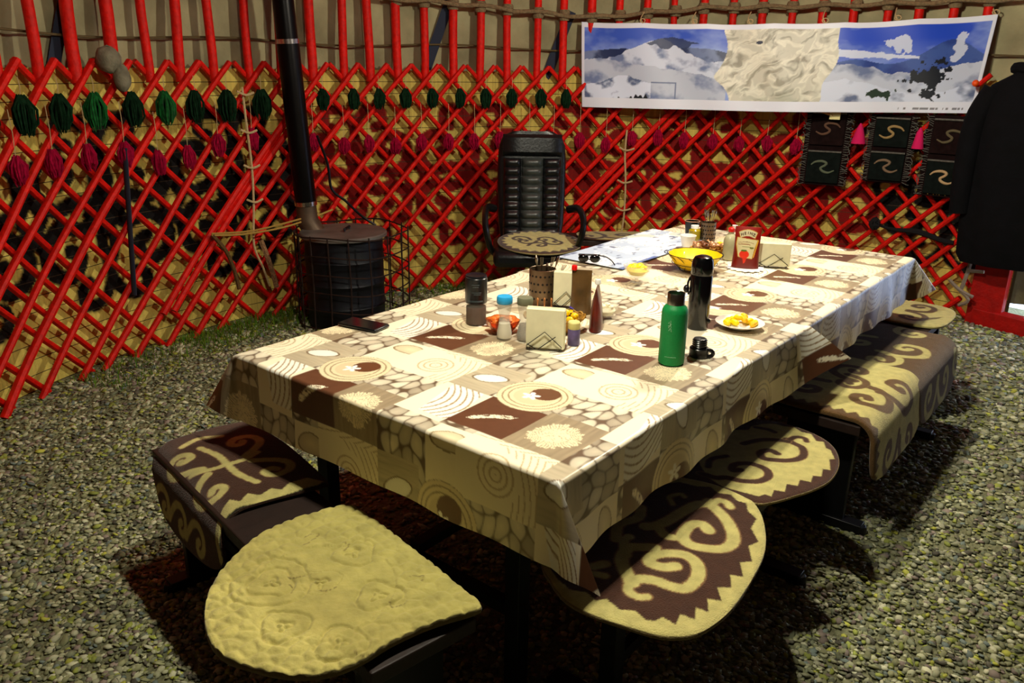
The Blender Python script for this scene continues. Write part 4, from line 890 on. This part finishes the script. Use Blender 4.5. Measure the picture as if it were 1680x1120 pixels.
pad('seat_pad', 'round cream felt pad with brown scrolls and zigzag rim on the office chair', [(cc[0]+.262*math.cos(a), cc[1]+.262*math.sin(a)) for a in ang[::2]], C, .505, edgec=L3((150, 134, 90)), N=300, Mr=50, th=.014, tilt=(.05, .05))

# ------------------------------------------------------------------ things on the table
ZC = .7562
CAMP = np.array((-1.199, -.835))
def face(x, y): d = CAMP-np.array((x, y)); return math.atan2(d[0], -d[1])
def text_mesh(s, size):
    cu = bpy.data.curves.new('t', 'FONT'); cu.body = s; cu.size = size; cu.align_x = 'CENTER'; cu.extrude = .0003; cu.resolution_u = 3; cu.offset = size*.02
    o = bpy.data.objects.new('t', cu); COL.objects.link(o); dg = bpy.context.evaluated_depsgraph_get(); me = o.evaluated_get(dg).to_mesh()
    V = np.array([v.co[:] for v in me.vertices]); F = [tuple(p.vertices) for p in me.polygons]; o.evaluated_get(dg).to_mesh_clear(); bpy.data.objects.remove(o); return V, F
# green bottle
def green_bottle():
    x, y = .762, .158; root = thing('water_bottle', 'open green steel water bottle near the right table edge', 'bottle', (x, y, ZC), face(x, y))
    G = mat('green_powder_coat', (10, 128, 62), .48, noise=(200, .08), bump=(300, .12), spec=.4)
    MB().lathe([(.001, 0), (.033, 0), (.0365, .004), (.0365, .148), (.0355, .157), (.031, .166), (.0255, .171), (.0245, .173)], n=48).build('body', G, root)
    MB().lathe([(.0245, .172), (.0245, .204), (.0235, .2055), (.0222, .204), (.0222, .15), (.001, .15)], n=40).build('neck', mat('bottle_steel', (150, 150, 140), .25, metal=1), root)
    M_ = mat('pale_green_print', (150, 200, 160), .5); mb = MB()
    def onc(a, z): return (.0368*math.sin(a), -.0368*math.cos(a), z)
    for a0, z0, a1, z1 in ((-.42, .124, -.36, .130), (-.26, .134, -.24, .126), (-.30, .126, -.20, .114), (-.40, .112, -.24, .124), (-.36, .104, -.27, .112), (-.22, .112, -.16, .102), (-.44, .118, -.34, .118), (-.28, .120, -.18, .124)):
        mb.tube([onc(a0+(a1-a0)*t, z0+(z1-z0)*t) for t in (0, .5, 1)], .0008, 5)
    mb.build('logo_mark', M_, root)
    mb = MB()
    for k in range(9): mb.tube([onc(-.52+.1*k, .027), onc(-.47+.1*k, .027+.001*(k % 2))], .0006, 4)
    mb.build('small_print', M_, root)
green_bottle()
def thermos():
    x, y = 1.105, .25; root = thing('thermos', 'tall black thermos flask standing behind the green bottle', 'thermos', (x, y, ZC), face(x, y))
    B = mat('gloss_black', (6, 6, 8), .16, spec=.6)
    MB().lathe([(.001, 0), (.031, 0), (.033, .004), (.0335, .022), (.0345, .024), (.0345, .172), (.033, .176)], n=48).build('body', B, root)
    MB().lathe([(.033, .178), (.0345, .18), (.0345, .205), (.032, .224), (.026, .234), (.014, .2385), (.001, .239)], n=48).build('cup_lid', B, root)
    MB().tube(spline([(-.033, 0, .168), (-.04, -.004, .15), (-.0395, -.004, .13), (-.036, 0, .11)], 5), .0035, 8).build('strap', BLK, root)
    MB().blob((-.044, -.004, .128), .012, (.8, 1, 1.1), 12).build('strap_buckle', BLK, root)
    MB().blob((.033, -.008, .028), .008, n=10).build('base_lug', B, root)
thermos()
def cap():
    x, y = .862, .122; root = thing('bottle_cap', 'black screw cap of the green bottle lying upside down beside it', 'cap', (x, y, ZC), face(x, y))
    MB().lathe([(.001, 0), (.026, 0), (.028, .003), (.028, .026), (.026, .028), (.001, .028)], n=36).build('cap_rim', BLK, root)
    pr = [(.0195, .028)]
    for k in range(4): pr += [(.0195, .030+k*.006), (.0215, .032+k*.006), (.0195, .034+k*.006)]
    MB().lathe(pr+[(.018, .055), (.015, .056), (.001, .052)], n=36).build('threaded_plug', BLK, root)
    MB().tube([(.022+.018*math.cos(t), -.006, .014+.011*math.sin(t)) for t in np.arange(16)/16*2*PI], .006, 8, closed=True).build('carry_loop', BLK, root)
cap()
def plate():
    x, y = 1.205, .150; root = thing('plate', 'small white plate of yellow slices near the right table edge', 'plate', (x, y, ZC))
    MB().lathe([(.001, .006), (.03, .006), (.04, 0), (.044, .003), (.062, .011), (.077, .017), (.078, .019), (.062, .0145), (.045, .009), (.001, .009)], n=56).build('dish', mat('glazed_white', (240, 236, 226), .2), root)
    Y = mat('yellow_slice', (255, 222, 6), .45, noise=(60, .08))
    Y2 = mat('orange_rind', (250, 190, 8), .5)
    for k, (a, b, r) in enumerate(((-.035, .01, .3), (-.02, -.012, 1.2), (.0, .015, 2.0), (.012, -.006, .5), (.032, .006, -.4), (.045, -.014, .2), (.02, .028, 1.0), (-.01, .032, -.7), (-.045, -.012, .9), (.035, -.028, .1))):
        P = x+rt[0]*a+dp[0]*b, y+rt[1]*a+dp[1]*b
        c = (P[0], P[1], ZC+.0115+(.009 if k in (2, 3, 6) else 0)); t = np.linspace(-.8, .8, 9)
        mb = MB().tube([np.array(c)+np.array((math.cos(r)*.022*math.sin(q), math.sin(r)*.022*math.sin(q), .004+.010*math.cos(q)-.006)) for q in t], [.004, .008, .0095, .0105, .0105, .0105, .0095, .008, .004], 8)
        o = mb.build('fruit_slice', Y if k % 3 else Y2, origin=c); tag(o, 'yellow fruit slice piled on the small white plate', 'fruit slice', 'yellow slices on the white plate')
plate()
# coffee jar
def coffee():
    x, y = .668, .812; root = thing('coffee_jar', 'glass coffee jar with tall black lid half full of brown coffee', 'jar', (x, y, ZC), face(x, y))
    MB().lathe([(.001, 0), (.032, 0), (.034, .003), (.034, .075), (.0325, .075), (.0325, .004), (.001, .004)], n=40).build('glass', mat('thin_jar_glass', (235, 232, 220), .04, alpha=.07, spec=.8), root)
    MB().lathe([(.001, .003), (.0318, .004), (.0318, .058), (.02, .062), (.001, .060)], n=40).build('coffee', mat('instant_coffee', (70, 32, 12), .9, spec=.05), root)
    MB().lathe([(.0345, .072), (.0355, .074), (.0355, .152), (.0335, .154), (.0345, .157), (.033, .161), (.029, .159), (.001, .159)], n=40).build('lid', mat('navy_lid', (12, 18, 24), .3, noise=(20, .3)), root)
    mb = MB()
    for k, (z, a0, a1) in enumerate(((.135, -.4, .3), (.128, -.3, .2), (.110, -.4, .5), (.104, -.2, .4), (.083, -.8, .6), (.08, -.8, .6))):
        for a in np.arange(a0, a1, .09): mb.tube([(.0357*math.sin(a), -.0357*math.cos(a), z), (.0357*math.sin(a+.055), -.0357*math.cos(a+.055), z+.001)], .0007, 4)
    mb.build('faint_print', mat('faint_print', (82, 100, 104), .5), root)
coffee()
def shaker(x, y, lid, cont, lab):
    root = thing('shaker', lab, 'shaker', (x, y, ZC))
    gl = [(.001, 0), (.022, 0), (.0235, .003), (.0235, .02), (.0165, .06), (.0165, .072), (.022, .10), (.0225, .122), (.0215, .122), (.021, .10), (.0155, .072), (.0155, .06), (.0222, .02), (.0222, .004), (.001, .004)]
    MB().lathe(gl, n=28).build('glass', GLASS, root)
    MB().lathe([(.001, .0035), (.0218, .0045), (.0218, .02), (.0165, .05), (.001, .052)], n=28).build('contents', cont, root)
    MB().lathe([(.0232, .112), (.0242, .114), (.0242, .130), (.022, .134), (.001, .1345)], n=28).build('lid', lid, root)
shaker(.612, .648, mat('blue_lid', (40, 160, 220), .4), mat('salt', (225, 215, 190), .9), 'salt shaker with bright blue lid left of the napkins')
shaker(.643, .594, mat('grey_green_lid', (112, 112, 88), .5), mat('ground_pepper', (82, 52, 34), .9, bump=(200, .8)), 'pepper shaker with grey-green lid left of the napkins')
def napkins(x, y, rz, w_, h, th, lab):
    root = thing('napkin_holder', lab, 'napkin holder', (x, y, ZC), rz)
    mb = MB()
    for k in range(7): 
        f = -th/2+th*(k+.5)/7; mb.box((.002*math.sin(k*2), f, .006+h/2+.0015*math.sin(k*3)), (w_, th/7*.93, h))
    mb.build('napkin_stack', PAPER, root, smooth=False, bev=.0012)
    mb = MB()
    for s in (-1, 1):
        yy = s*(th/2+.004); q = w_*.46
        mb.tube([(-q, yy, .004), (-q*1.02, yy, .014), (0, yy, .058), (q*.98, yy, .014), (q*.9, yy, .004)], .0013, 6)
        mb.tube([(-q*.35, yy, .004), (q*.62, yy, .045)], .0013, 6); mb.tube([(-q, yy, .018), (-q*.5, yy, .004)], .0013, 6)
        mb.tube([(-q, yy, .003), (q, yy, .003)], .0018, 6)
    for q in (-.4, .4): mb.tube([(q*w_, -th/2-.006, .003), (q*w_, th/2+.006, .003)], .0018, 6)
    mb.build('wire_frame', WIRE, root)
napkins(.620, .497, math.radians(-62), .112, .118, .036, 'cream paper napkins in a wire holder at the front of the near group')
napkins(1.02, .705, math.radians(-62), .09, .118, .03, 'cream paper napkins in a wire holder behind the candy basket')
napkins(2.095, .40, math.radians(-62), .13, .095, .03, 'white paper napkins in a wire holder right of the ketchup pouch')
def smalljar():
    root = thing('spice_jar', 'small round jar with violet label and pale yellow lid right of the napkins', 'jar', (.705, .455, ZC))
    MB().lathe([(.001, 0), (.017, 0), (.0185, .003), (.0185, .05), (.016, .054)], n=28).build('jar_body', mat('violet_label', (92, 78, 120), .45, noise=(50, .4)), root)
    MB().lathe([(.0175, .05), (.0185, .052), (.0185, .070), (.016, .073), (.001, .0735)], n=28).build('lid', mat('pale_yellow_lid', (215, 205, 130), .45), root)
smalljar()
BRASS = mat('woven_straw', (178, 128, 42), .6, noise=(60, .35), bump=(120, .8))
def loc2(c, a, b): return (c[0]+rt[0]*a+dp[0]*b, c[1]+rt[1]*a+dp[1]*b)
def candy(p, m, lab, grp, s=1.0):
    p = np.array(p); root_d = rng.normal(size=3); root_d[2] *= .4; root_d /= np.linalg.norm(root_d)
    mb = MB().blob(p, .013*s, (1, 1, .85), 12, .12)
    for q in (-1, 1): mb.tube([p+root_d*q*.010*s, p+root_d*q*.016*s, p+root_d*q*.024*s], [.005*s, .0025*s, .009*s], 8, flat=.4)
    tag(mb.build('wrapped_candy', m, origin=p), lab, 'candy', grp)
YC = mat('yellow_wrapper', (245, 200, 20), .3, noise=(90, .25)); BC = mat('blue_wrapper', (30, 30, 150), .3, noise=(60, .4)); PK = mat('pink_gold_wrapper', (205, 150, 105), .3, metal=.3, noise=(90, .5)); BW = mat('brown_wrapper', (110, 60, 25), .4, noise=(90, .4))
def candy_basket():
    c = (.775, .578); root = thing('candy_basket', 'woven straw basket of yellow and blue wrapped candies behind the napkins', 'basket', (c[0], c[1], ZC), math.atan2(rt[1], rt[0]))
    MB().lathe([(.001, .003), (.055, .0), (.075, .02), (.094, .048), (.097, .050), (.090, .048), (.07, .02), (.05, .006), (.001, .006)], n=64, sy=.72, fn=lambda th, z: 1+.012*np.sin(th*28+z*400)).build('basket_body', BRASS, root)
    MB().tube([(.096*math.cos(t), .069*math.sin(t), .050+.003*math.sin(t*16)) for t in np.arange(96)/96*2*PI], .0035, 6, closed=True).build('rim', BRASS, root)
    OW = mat('orange_wood', (176, 112, 48), .5, noise=(40, .3))
    for k, a in enumerate((-.052, -.030, -.008)):
        MB().tube([(a, .058, .045), (a, .064, .06), (a, .068, .07), (a, .07, .082), (a, .07, .086)], [.006, .004, .0045, .008, .004], 10, flat=.5).build('rim_peg', OW, root)
    k = 0
    for (a, b, z, m) in ((-.05, .01, .045, YC), (-.025, .02, .05, BC), (-.0, .012, .058, YC), (.028, .018, .055, YC), (.05, .02, .05, BC), (.062, -.005, .05, YC), (.035, -.012, .062, YC), (.012, -.022, .05, BC), (-.02, -.012, .062, YC), (-.045, -.025, .05, YC), (.045, -.034, .046, YC), (.0, .04, .05, BC), (.02, -.01, .03, BW), (-.02, .0, .03, BW), (.04, .005, .032, BW)):
        p = loc2(c, a, b); nm = {id(YC): 'yellow', id(BC): 'blue', id(BW): 'brown'}[id(m)]
        candy((p[0], p[1], ZC+z), m, f'{nm} wrapped candy in the straw basket behind the napkins', f'{nm} candies in the straw basket')
candy_basket()
def cutlery(x, y, r, h, n, top, lab, lean):
    root = thing('cutlery_holder', lab, 'cutlery holder', (x, y, ZC), face(x, y)); SD = mat('dull_steel', (128, 108, 86), .35, metal=.85, noise=(20, .3))
    MB().lathe([(.001, 0), (r, 0), (r, h), (r-.002, h+.001), (r-.003, h), (r-.003, .003), (.001, .003)], n=40).build('can', SD, root)
    mb = MB()
    for k in range(4):
        for j in range(9):
            a = -1.3+j*.33+(k % 2)*.16; z = h*(.18+.22*k); mb.lathe([(.001, 0), (.004, 0), (.004, .0006), (.001, .0006)], ((r+.0002)*math.sin(a), -(r+.0002)*math.cos(a), z), 10, sx=1, M=rotz(a) @ rotx(PI/2))
    mb.build('perforations', mat('dark_holes', (22, 14, 10), .8), root)
    for k in range(n):
        a = (k-(n-1)/2)*.8*r/n*2; p0 = np.array((a*.3, .01*(-1)**k, .012)); p1 = np.array((a+lean*(.3+k*.35), .012*(-1)**k, top*(.9+.1*math.sin(k*2.1+.6)))); d = p1-p0
        o = MB()
        if k % 2: # fork
            o.tube([p0, p0+d*.7, p0+d*.82], [.002, .0028, .006], 8, flat=.4)
            for s in (-1, 0, 1): o.tube([p0+d*.80+np.array((s*.003, 0, 0)), p0+d+np.array((s*.0055, 0, 0))], .0013, 5)
        else: o.tube([p0, p0+d*.7, p0+d*.8, p0+d*.88, p0+d*.95, p0+d], [.002, .003, .007, .0145, .0135, .004], 12, flat=.35)
        rm = Matrix.Rotation(face(x, y), 3, 'Z'); V = np.concatenate(o.v) @ np.array(rm).T+np.array((x, y, ZC)); o.v = [V]
        oo = o.build('fork' if k % 2 else 'spoon', STEEL, origin=(x, y, ZC)); tag(oo, f"steel {'fork' if k % 2 else 'spoon'} standing in the {'near' if r > .04 else 'far'} perforated cutlery holder", 'fork' if k % 2 else 'spoon', f"{'forks' if k % 2 else 'spoons'} in the {'near' if r > .04 else 'far'} cutlery holder")
cutlery(1.005, .80, .047, .122, 6, .175, 'perforated steel can of cutlery behind the near candy basket', .022)
cutlery(2.41, .855, .037, .088, 5, .155, 'perforated steel can of cutlery at the far end of the table', .004)
def pouch(x, y, rz, w_, h, d, m, name, lab, capc, cappos, taper=.9, canvas=None):
    root = thing(name, lab, 'sauce pouch', (x, y, ZC), rz); nx_, nz = 60, 90
    def surf(s):
        V = []
        for i in range(nx_):
            u = i/(nx_-1)*2-1
            for j in range(nz):
                v = j/(nz-1); ww = w_/2*(1-(1-taper)*v)*(1-.06*math.sin(v*PI)); t = d/2*(1-v**2.2)*math.sqrt(max(0, 1-abs(u)**2.6))+.0008
                V.append((u*ww, s*t, .001+v*h))
        return np.array(V)
    Vf, Vb = surf(-1), surf(1); F = gridfaces(nx_, nz); mb = MB().add(Vf, F).add(Vb, [f[::-1] for f in F])
    n0 = nx_*nz; E = [(i*nz, (i+1)*nz) for i in range(nx_-1)]+[((i+1)*nz+nz-1, i*nz+nz-1) for i in range(nx_-1)]+[(j+1, j) for j in range(nz-1)]+[((nx_-1)*nz+j, (nx_-1)*nz+j+1) for j in range(nz-1)]
    mb.f += [(a, b, b+n0, a+n0) for a, b in E]
    cols = None
    if canvas is not None:
        cf = canvas.sample(Vf[:, 0], Vf[:, 2]); cb = canvas.sample(np.full(len(Vb), -w_/2), Vb[:, 2]); cols = np.concatenate([cf, cb])
    body = mb.build('pouch_body', m, root, colors=cols)
    if capc: MB().lathe([(.007, 0), (.0095, .002), (.0095, .013), (.008, .016), (.001, .017)], cappos, 16).build('screw_cap', capc, root)
    return root
REDP = mat('red_plastic_cap', (225, 15, 10), .35)
pouch(.985, .622, math.radians(-60), .075, .15, .035, mat('brown_foil', (92, 66, 34), .3, noise=(18, .5), spec=.6), 'sauce_pouch', 'brown foil sauce pouch with red cap behind the candy basket', REDP, (-.026, 0, .149))
pouch(.882, .492, math.radians(28), .10, .145, .040, mat('dark_red_foil', (92, 18, 10), .3, noise=(22, .6), spec=.6), 'sauce_pouch', 'narrow dark red sauce pouch with white cap seen edge-on beside the white bowl', WHITEP, (0, 0, .145), taper=.8)
def ketchup():
    w_, h = .112, .172; C = Canvas(-.06, .06, 0, .18, .0008, L3((138, 16, 8)))
    C.C = C.C*(1.05-.5*np.clip(1-C.Y/.18, 0, 1))[..., None]*1.0
    X, Y = C.X, C.Y; gold = L3((205, 160, 70)); lab = L3((214, 204, 160))
    lower = [(-.040, .128), (.040, .120), (.030, .082), (.024, .045), (-.030, .050), (-.042, .10)]
    C.poly([(p[0]*1.07, (p[1]-.09)*1.05+.09) for p in lower], gold); C.poly(lower, lab)
    arc = [(-.036+.072*t, .150+.010*math.sin(t*PI)) for t in np.linspace(0, 1, 12)]+[(.028-.056*t, .128+.008*math.sin(t*PI)) for t in np.linspace(0, 1, 12)]
    C.poly([(p[0]*1.06, (p[1]-.142)*1.12+.142) for p in arc], gold); C.poly(arc, L3((196, 186, 150)))
    C.stroke([(-.034, .108), (.0, .112), (.026, .106)], .0018, L3((120, 60, 40))); C.stroke([(-.034, .101), (.0, .103), (.012, .100)], .003, L3((150, 90, 60))); C.stroke([(-.018, .092), (.015, .092)], .0018, L3((110, 120, 60)))
    C.mask(np.hypot((X+.008)/.020, (Y-.060)/.017) < 1, L3((225, 45, 15))); C.mask(np.hypot((X+.010)/.012, (Y-.076)/.004) < 1, L3((70, 110, 30)))
    C.poly([(-.014, .046), (.004, .046), (-.002, .026), (-.008, .022)], L3((210, 40, 15)))
    C.stroke([(.043, .118), (.030, .05)], .004, L3((230, 170, 50)), smooth=False); C.mask(np.hypot((X-.020)/.008, (Y-.088)/.004) < 1, L3((110, 110, 30)))
    x, y = 2.0, .482; root = pouch(x, y, face(x, y), w_, h, .05, mat('ketchup_foil', (140, 20, 10), .3, vc=True, spec=.6), 'ketchup_pouch', 'dark red ketchup pouch with cream label beside the napkins at the table\'s far part', None, None, .95, C)
    mb = MB()
    for k, ch in enumerate('HEINZ'):
        V, F = text_mesh(ch, .0165); a = (k-2)/2; xx = a*.0225; zz = .1355+.0075*math.cos(a*1.4); rot = -a*.22
        V = V*np.array((.95, 1, 1)); V = V @ rotz(rot).T; v = zz/h; t = .05/2*(1-v**2.2)*.99+.0018
        V3 = np.stack([V[:, 0]+xx, -t-V[:, 2]-.0004, V[:, 1]+zz], 1); mb.add(V3, F)
    mb.build('label_lettering', mat('label_ink', (70, 26, 14), .5), root, smooth=False)
ketchup()
def bowl(name, lab, x, y, r, h, m, inside, ins_name, foot=False, flower=0, cat='bowl'):
    root = thing(name, lab, cat, (x, y, ZC)); z0 = .018 if foot else 0
    fn = (lambda th, z: 1+flower*np.cos(th*6)*max(0, (z-z0)/h)) if flower else None
    prof = [(r*.4, z0+.001), (r*.62, z0+h*.15), (r*.88, z0+h*.55), (r, z0+h), (r*.96, z0+h), (r*.82, z0+h*.55), (r*.55, z0+h*.2), (.001, z0+.005)]
    if foot: prof = [(.001, 0), (r*.5, 0), (r*.45, .003), (r*.14, .006), (r*.12, .014)]+prof
    else: prof = [(.001, z0+.001)]+prof
    MB().lathe(prof, n=48, fn=fn).build('bowl_body', m, root)
    if inside:
        V = MB(); 
        for k in range(26):
            a = rng.random()*2*PI; q = r*.6*math.sqrt(rng.random()); V.blob((q*math.cos(a), q*math.sin(a), z0+h*(.55+.35*rng.random()+.25*(1-q/(r*.6)))), r*.22, (1, 1, .7), 8, .3)
        V.lathe([(.001, z0+.006), (r*.5, z0+h*.22), (r*.78, z0+h*.58), (r*.6, z0+h*.8), (.001, z0+h*.85)], n=24)
        V.build(ins_name, inside, root)
bowl('glass_bowl', 'glass bowl of white cream beside the dark red pouch', 1.005, .535, .043, .045, GLASS, mat('white_cream', (245, 236, 205), .6), 'cream')
bowl('glass_dish', 'scalloped glass dish of yellow butter in the middle of the table', 1.485, .70, .052, .048, GLASS, mat('yellow_butter', (248, 222, 40), .5), 'butter', foot=True, flower=.07)
bowl('amber_dish', 'scalloped amber glass dish between coffee jar and shakers', .655, .69, .052, .042, mat('amber_glass', (232, 130, 70), .1, trans=.85), mat('orange_sweet', (235, 120, 40), .5), 'sweets', flower=.08)
def ybasket():
    x, y = 1.81, .62; root = thing('bread_basket', 'round wire basket lined with bright yellow plastic in front of the second candy basket', 'basket', (x, y, ZC), face(x, y)); Y = mat('bright_yellow_plastic', (238, 196, 16), .4, noise=(12, .15))
    MB().lathe([(.001, .006), (.055, .008), (.085, .03), (.108, .068), (.106, .07), (.08, .033), (.05, .012), (.001, .010)], n=64, fn=lambda th, z: 1+.02*np.sin(th*13)*(z > .05)).build('yellow_liner', Y, root)
    mb = MB()
    for r, z in ((.060, .004), (.092, .032), (.113, .070)): mb.tube([(r*math.cos(t), r*math.sin(t), z) for t in np.arange(48)/48*2*PI], .0016, 6, closed=True)
    for k in range(14):
        a = 2*PI*k/14; mb.tube([((.06+.053*t)*math.cos(a+.25*math.sin(t*PI)), (.06+.053*t)*math.sin(a+.25*math.sin(t*PI)), .004+.066*t) for t in np.linspace(0, 1, 6)], .0012, 5)
    mb.tube([(-.113-.012*math.sin(t), .03*math.cos(t), .07) for t in np.linspace(0, PI, 8)], .0016, 6); mb.build('wire_frame', WIRE, root)
    MB().box((-.045, .03, .062), (.004, .03, .006), M=None).build('plastic_tongs', WHITEP, root, smooth=False)
ybasket()
def basket2():
    c = (2.10, .70); root = thing('candy_basket', 'low straw basket of brown and gold candies behind the yellow basket', 'basket', (c[0], c[1], ZC), math.atan2(rt[1], rt[0]))
    MB().lathe([(.001, .003), (.055, 0), (.07, .02), (.082, .036), (.076, .036), (.05, .006), (.001, .006)], n=48, sy=.75, fn=lambda th, z: 1+.012*np.sin(th*24+z*400)).build('basket_body', BRASS, root)
    for k in range(12):
        a, b = (k % 4-1.5)*.033, (k//4-1)*.03; p = loc2(c, a+.004*rng.normal(), b); m = (PK, BW, PK, PK)[k % 4] if k != 7 else YC
        nm = {id(PK): 'gold', id(BW): 'brown', id(YC): 'yellow'}[id(m)]
        candy((p[0], p[1], ZC+.042+.012*rng.random()), m, f'{nm} wrapped candy in the far straw basket', f'{nm} candies in the far straw basket', 1.05)
basket2()
def cup(x, y, r0, r1, h, m, name, lab, cat, rimc=None):
    root = thing(name, lab, cat, (x, y, ZC)); MB().lathe([(.001, 0), (r0, 0), (r1, h), (r1-.002, h), (r0-.002, .004), (.001, .004)], n=32).build('cup_wall', m, root)
    MB().tube([(r1*math.cos(t), r1*math.sin(t), h) for t in np.arange(28)/28*2*PI], .0016, 6, closed=True).build('rim', rimc or m, root)
cup(2.155, .83, .022, .036, .065, WHITEP, 'white_cup', 'white plastic cup left of the far candies', 'cup')
cup(2.44, .955, .03, .036, .078, mat('black_cup', (10, 12, 10), .3), 'black_cup', 'black cup with pale rim at the far left table end', 'cup', mat('pale_rim', (200, 140, 110), .4))
root = thing('olive_jar', 'olive yellow glass jar with white lid beside the black cup', 'jar', (2.36, .90, ZC)); MB().lathe([(.001, 0), (.026, 0), (.028, .004), (.028, .05), (.02, .058), (.018, .062)], n=28).build('jar_body', mat('olive_glass', (150, 130, 20), .25), root); MB().lathe([(.019, .060), (.019, .074), (.001, .075)], n=24).build('lid', WHITEP, root)
root = thing('squeeze_bottle', 'cloudy plastic bottle with red and white cap left of the ketchup pouch', 'bottle', (2.10, .60, ZC)); MB().lathe([(.001, 0), (.027, 0), (.029, .004), (.029, .085), (.022, .105), (.012, .115), (.012, .125)], n=32).build('bottle_body', mat('cloudy_plastic', (172, 168, 132), .35, noise=(20, .2)), root); MB().lathe([(.014, .122), (.015, .124), (.015, .136), (.006, .142), (.001, .143)], n=20).build('red_cap', REDP, root)
MB().lathe([(.011, .136), (.011, .15), (.001, .151)], (.008, -.010, 0), 16).build('white_tip', WHITEP, root)
# doily under ketchup
C = [(2.0+(.075+.006*math.cos(16*a))*math.cos(a), .478+(.075+.006*math.cos(16*a))*math.sin(a)) for a in np.linspace(0, 2*PI, 192, endpoint=False)]
tag(MB().prism(C, ZC-.0008, ZC+.0004).build('doily', mat('white_lace', (240, 236, 226), .8), smooth=False), 'white scalloped doily under the ketchup pouch', 'doily')
# phone
root = thing('mobile_phone', 'black mobile phone lying near the left table edge', 'phone', (.405, 1.055, ZC), math.radians(10))
MB().box((0, 0, .0055), (.075, .150, .010)).build('phone_body', BLK, root, bev=.004); MB().box((0, 0, .0108), (.069, .142, .0008)).build('screen', mat('black_screen', (8, 9, 16), .1), root, smooth=False)
# map and glasses
C = Canvas(-.5, .5, -.2, .2, .004, L3((236, 240, 246))); X, Y = C.X, C.Y
f = fbm(X*9, Y*14, 5, 60); C.mask(f > .56, L3((186, 200, 222))); C.mask((f > .495) & (f < .515), L3((150, 160, 180))); C.mask((fbm(X*5, Y*5, 3, 66) > .66), L3((205, 214, 205))); C.mask((Y < -.145) & (X < -.12), L3((96, 116, 178))); C.mask((fbm(X*22, Y*40, 3, 67) > .70), L3((110, 120, 150)))
nu, nv = 160, 70; U, V_ = np.meshgrid(np.linspace(-.43, .43, nu), np.linspace(-.165, .165, nv), indexing='ij'); u, v = U.ravel(), V_.ravel(); col = C.sample(u, v)
zz = .0012+.0018*(1+np.sin(u*14+v*6))*.5+.0012*np.abs(np.sin(u*7.3))
ca, sa = math.cos(math.radians(1)), math.sin(math.radians(1))
P = np.stack([2.04+u*ca-v*sa, 1.015+u*sa+v*ca, ZC+zz], 1); o = MB().add(P, gridfaces(nu, nv)).build('paper_map', mat('map_paper', (236, 240, 246), .5, vc=True), colors=col); tag(o, 'large creased white and blue map spread near the left table edge', 'map')
so = o.modifiers.new('thick', 'SOLIDIFY'); so.thickness = .0006; so.offset = 1
x, y = 1.60, 1.0; root = thing('sunglasses', 'black sunglasses lying on the edge of the map', 'sunglasses', (x, y, ZC+.004), face(x, y))
for s in (-1, 1): MB().blob((s*.024, -.004, .022), .021, (1.05, .5, .85), 16).build('lens', mat('gloss_black', (6, 6, 8), .16), root)
MB().tube([(-.045, 0, .036), (0, -.006, .038), (.045, 0, .036)], .004, 8).build('frame_bar', BLK, root)
MB().tube(spline([(.044, 0, .034), (.07, .0, .03), (.095, -.02, .018), (.108, -.03, .003)], 5), .0026, 8).build('temple', BLK, root)
MB().tube(spline([(-.044, 0, .034), (-.03, .03, .02), (.01, .035, .006)], 5), .0026, 8).build('temple', BLK, root)
# hanging lamps that light the yurt
for (lx, ly, lz), lab in ((LAMPS[0][0], 'bare warm bulb hanging on a black wire above the far half of the table'), (LAMPS[1][0], 'warm bulb under an added dark shade above the near end of the table')):
    root = thing('hanging_lamp', lab, 'lamp', (lx, ly, lz))
    MB().lathe([(.001, -.035), (.02, -.03), (.032, -.008), (.03, .012), (.016, .035), (.013, .045)], n=24).build('bulb', mat('lit_bulb', (255, 225, 160), .3, emit=((255, 220, 160), 12)), root)
    MB().lathe([(.016, .042), (.02, .045), (.02, .085), (.006, .095)], n=20).build('lamp_socket', BLK, root)
    if lx < 1: MB().lathe([(.022, .085), (.03, .08), (.10, .045), (.17, -.02), (.172, -.022), (.166, -.02), (.098, .039), (.03, .072)], n=40).build('added_lamp_shade', mat('added_dark_shade', (30, 34, 30), .5), root)  # unseen shade, added to keep the near bulb's light off the walls
    MB().tube([(0, 0, .09), (0, 0, .62 if lx < 1 else .98)], .0035, 6).build('lamp_wire', BLK, root)
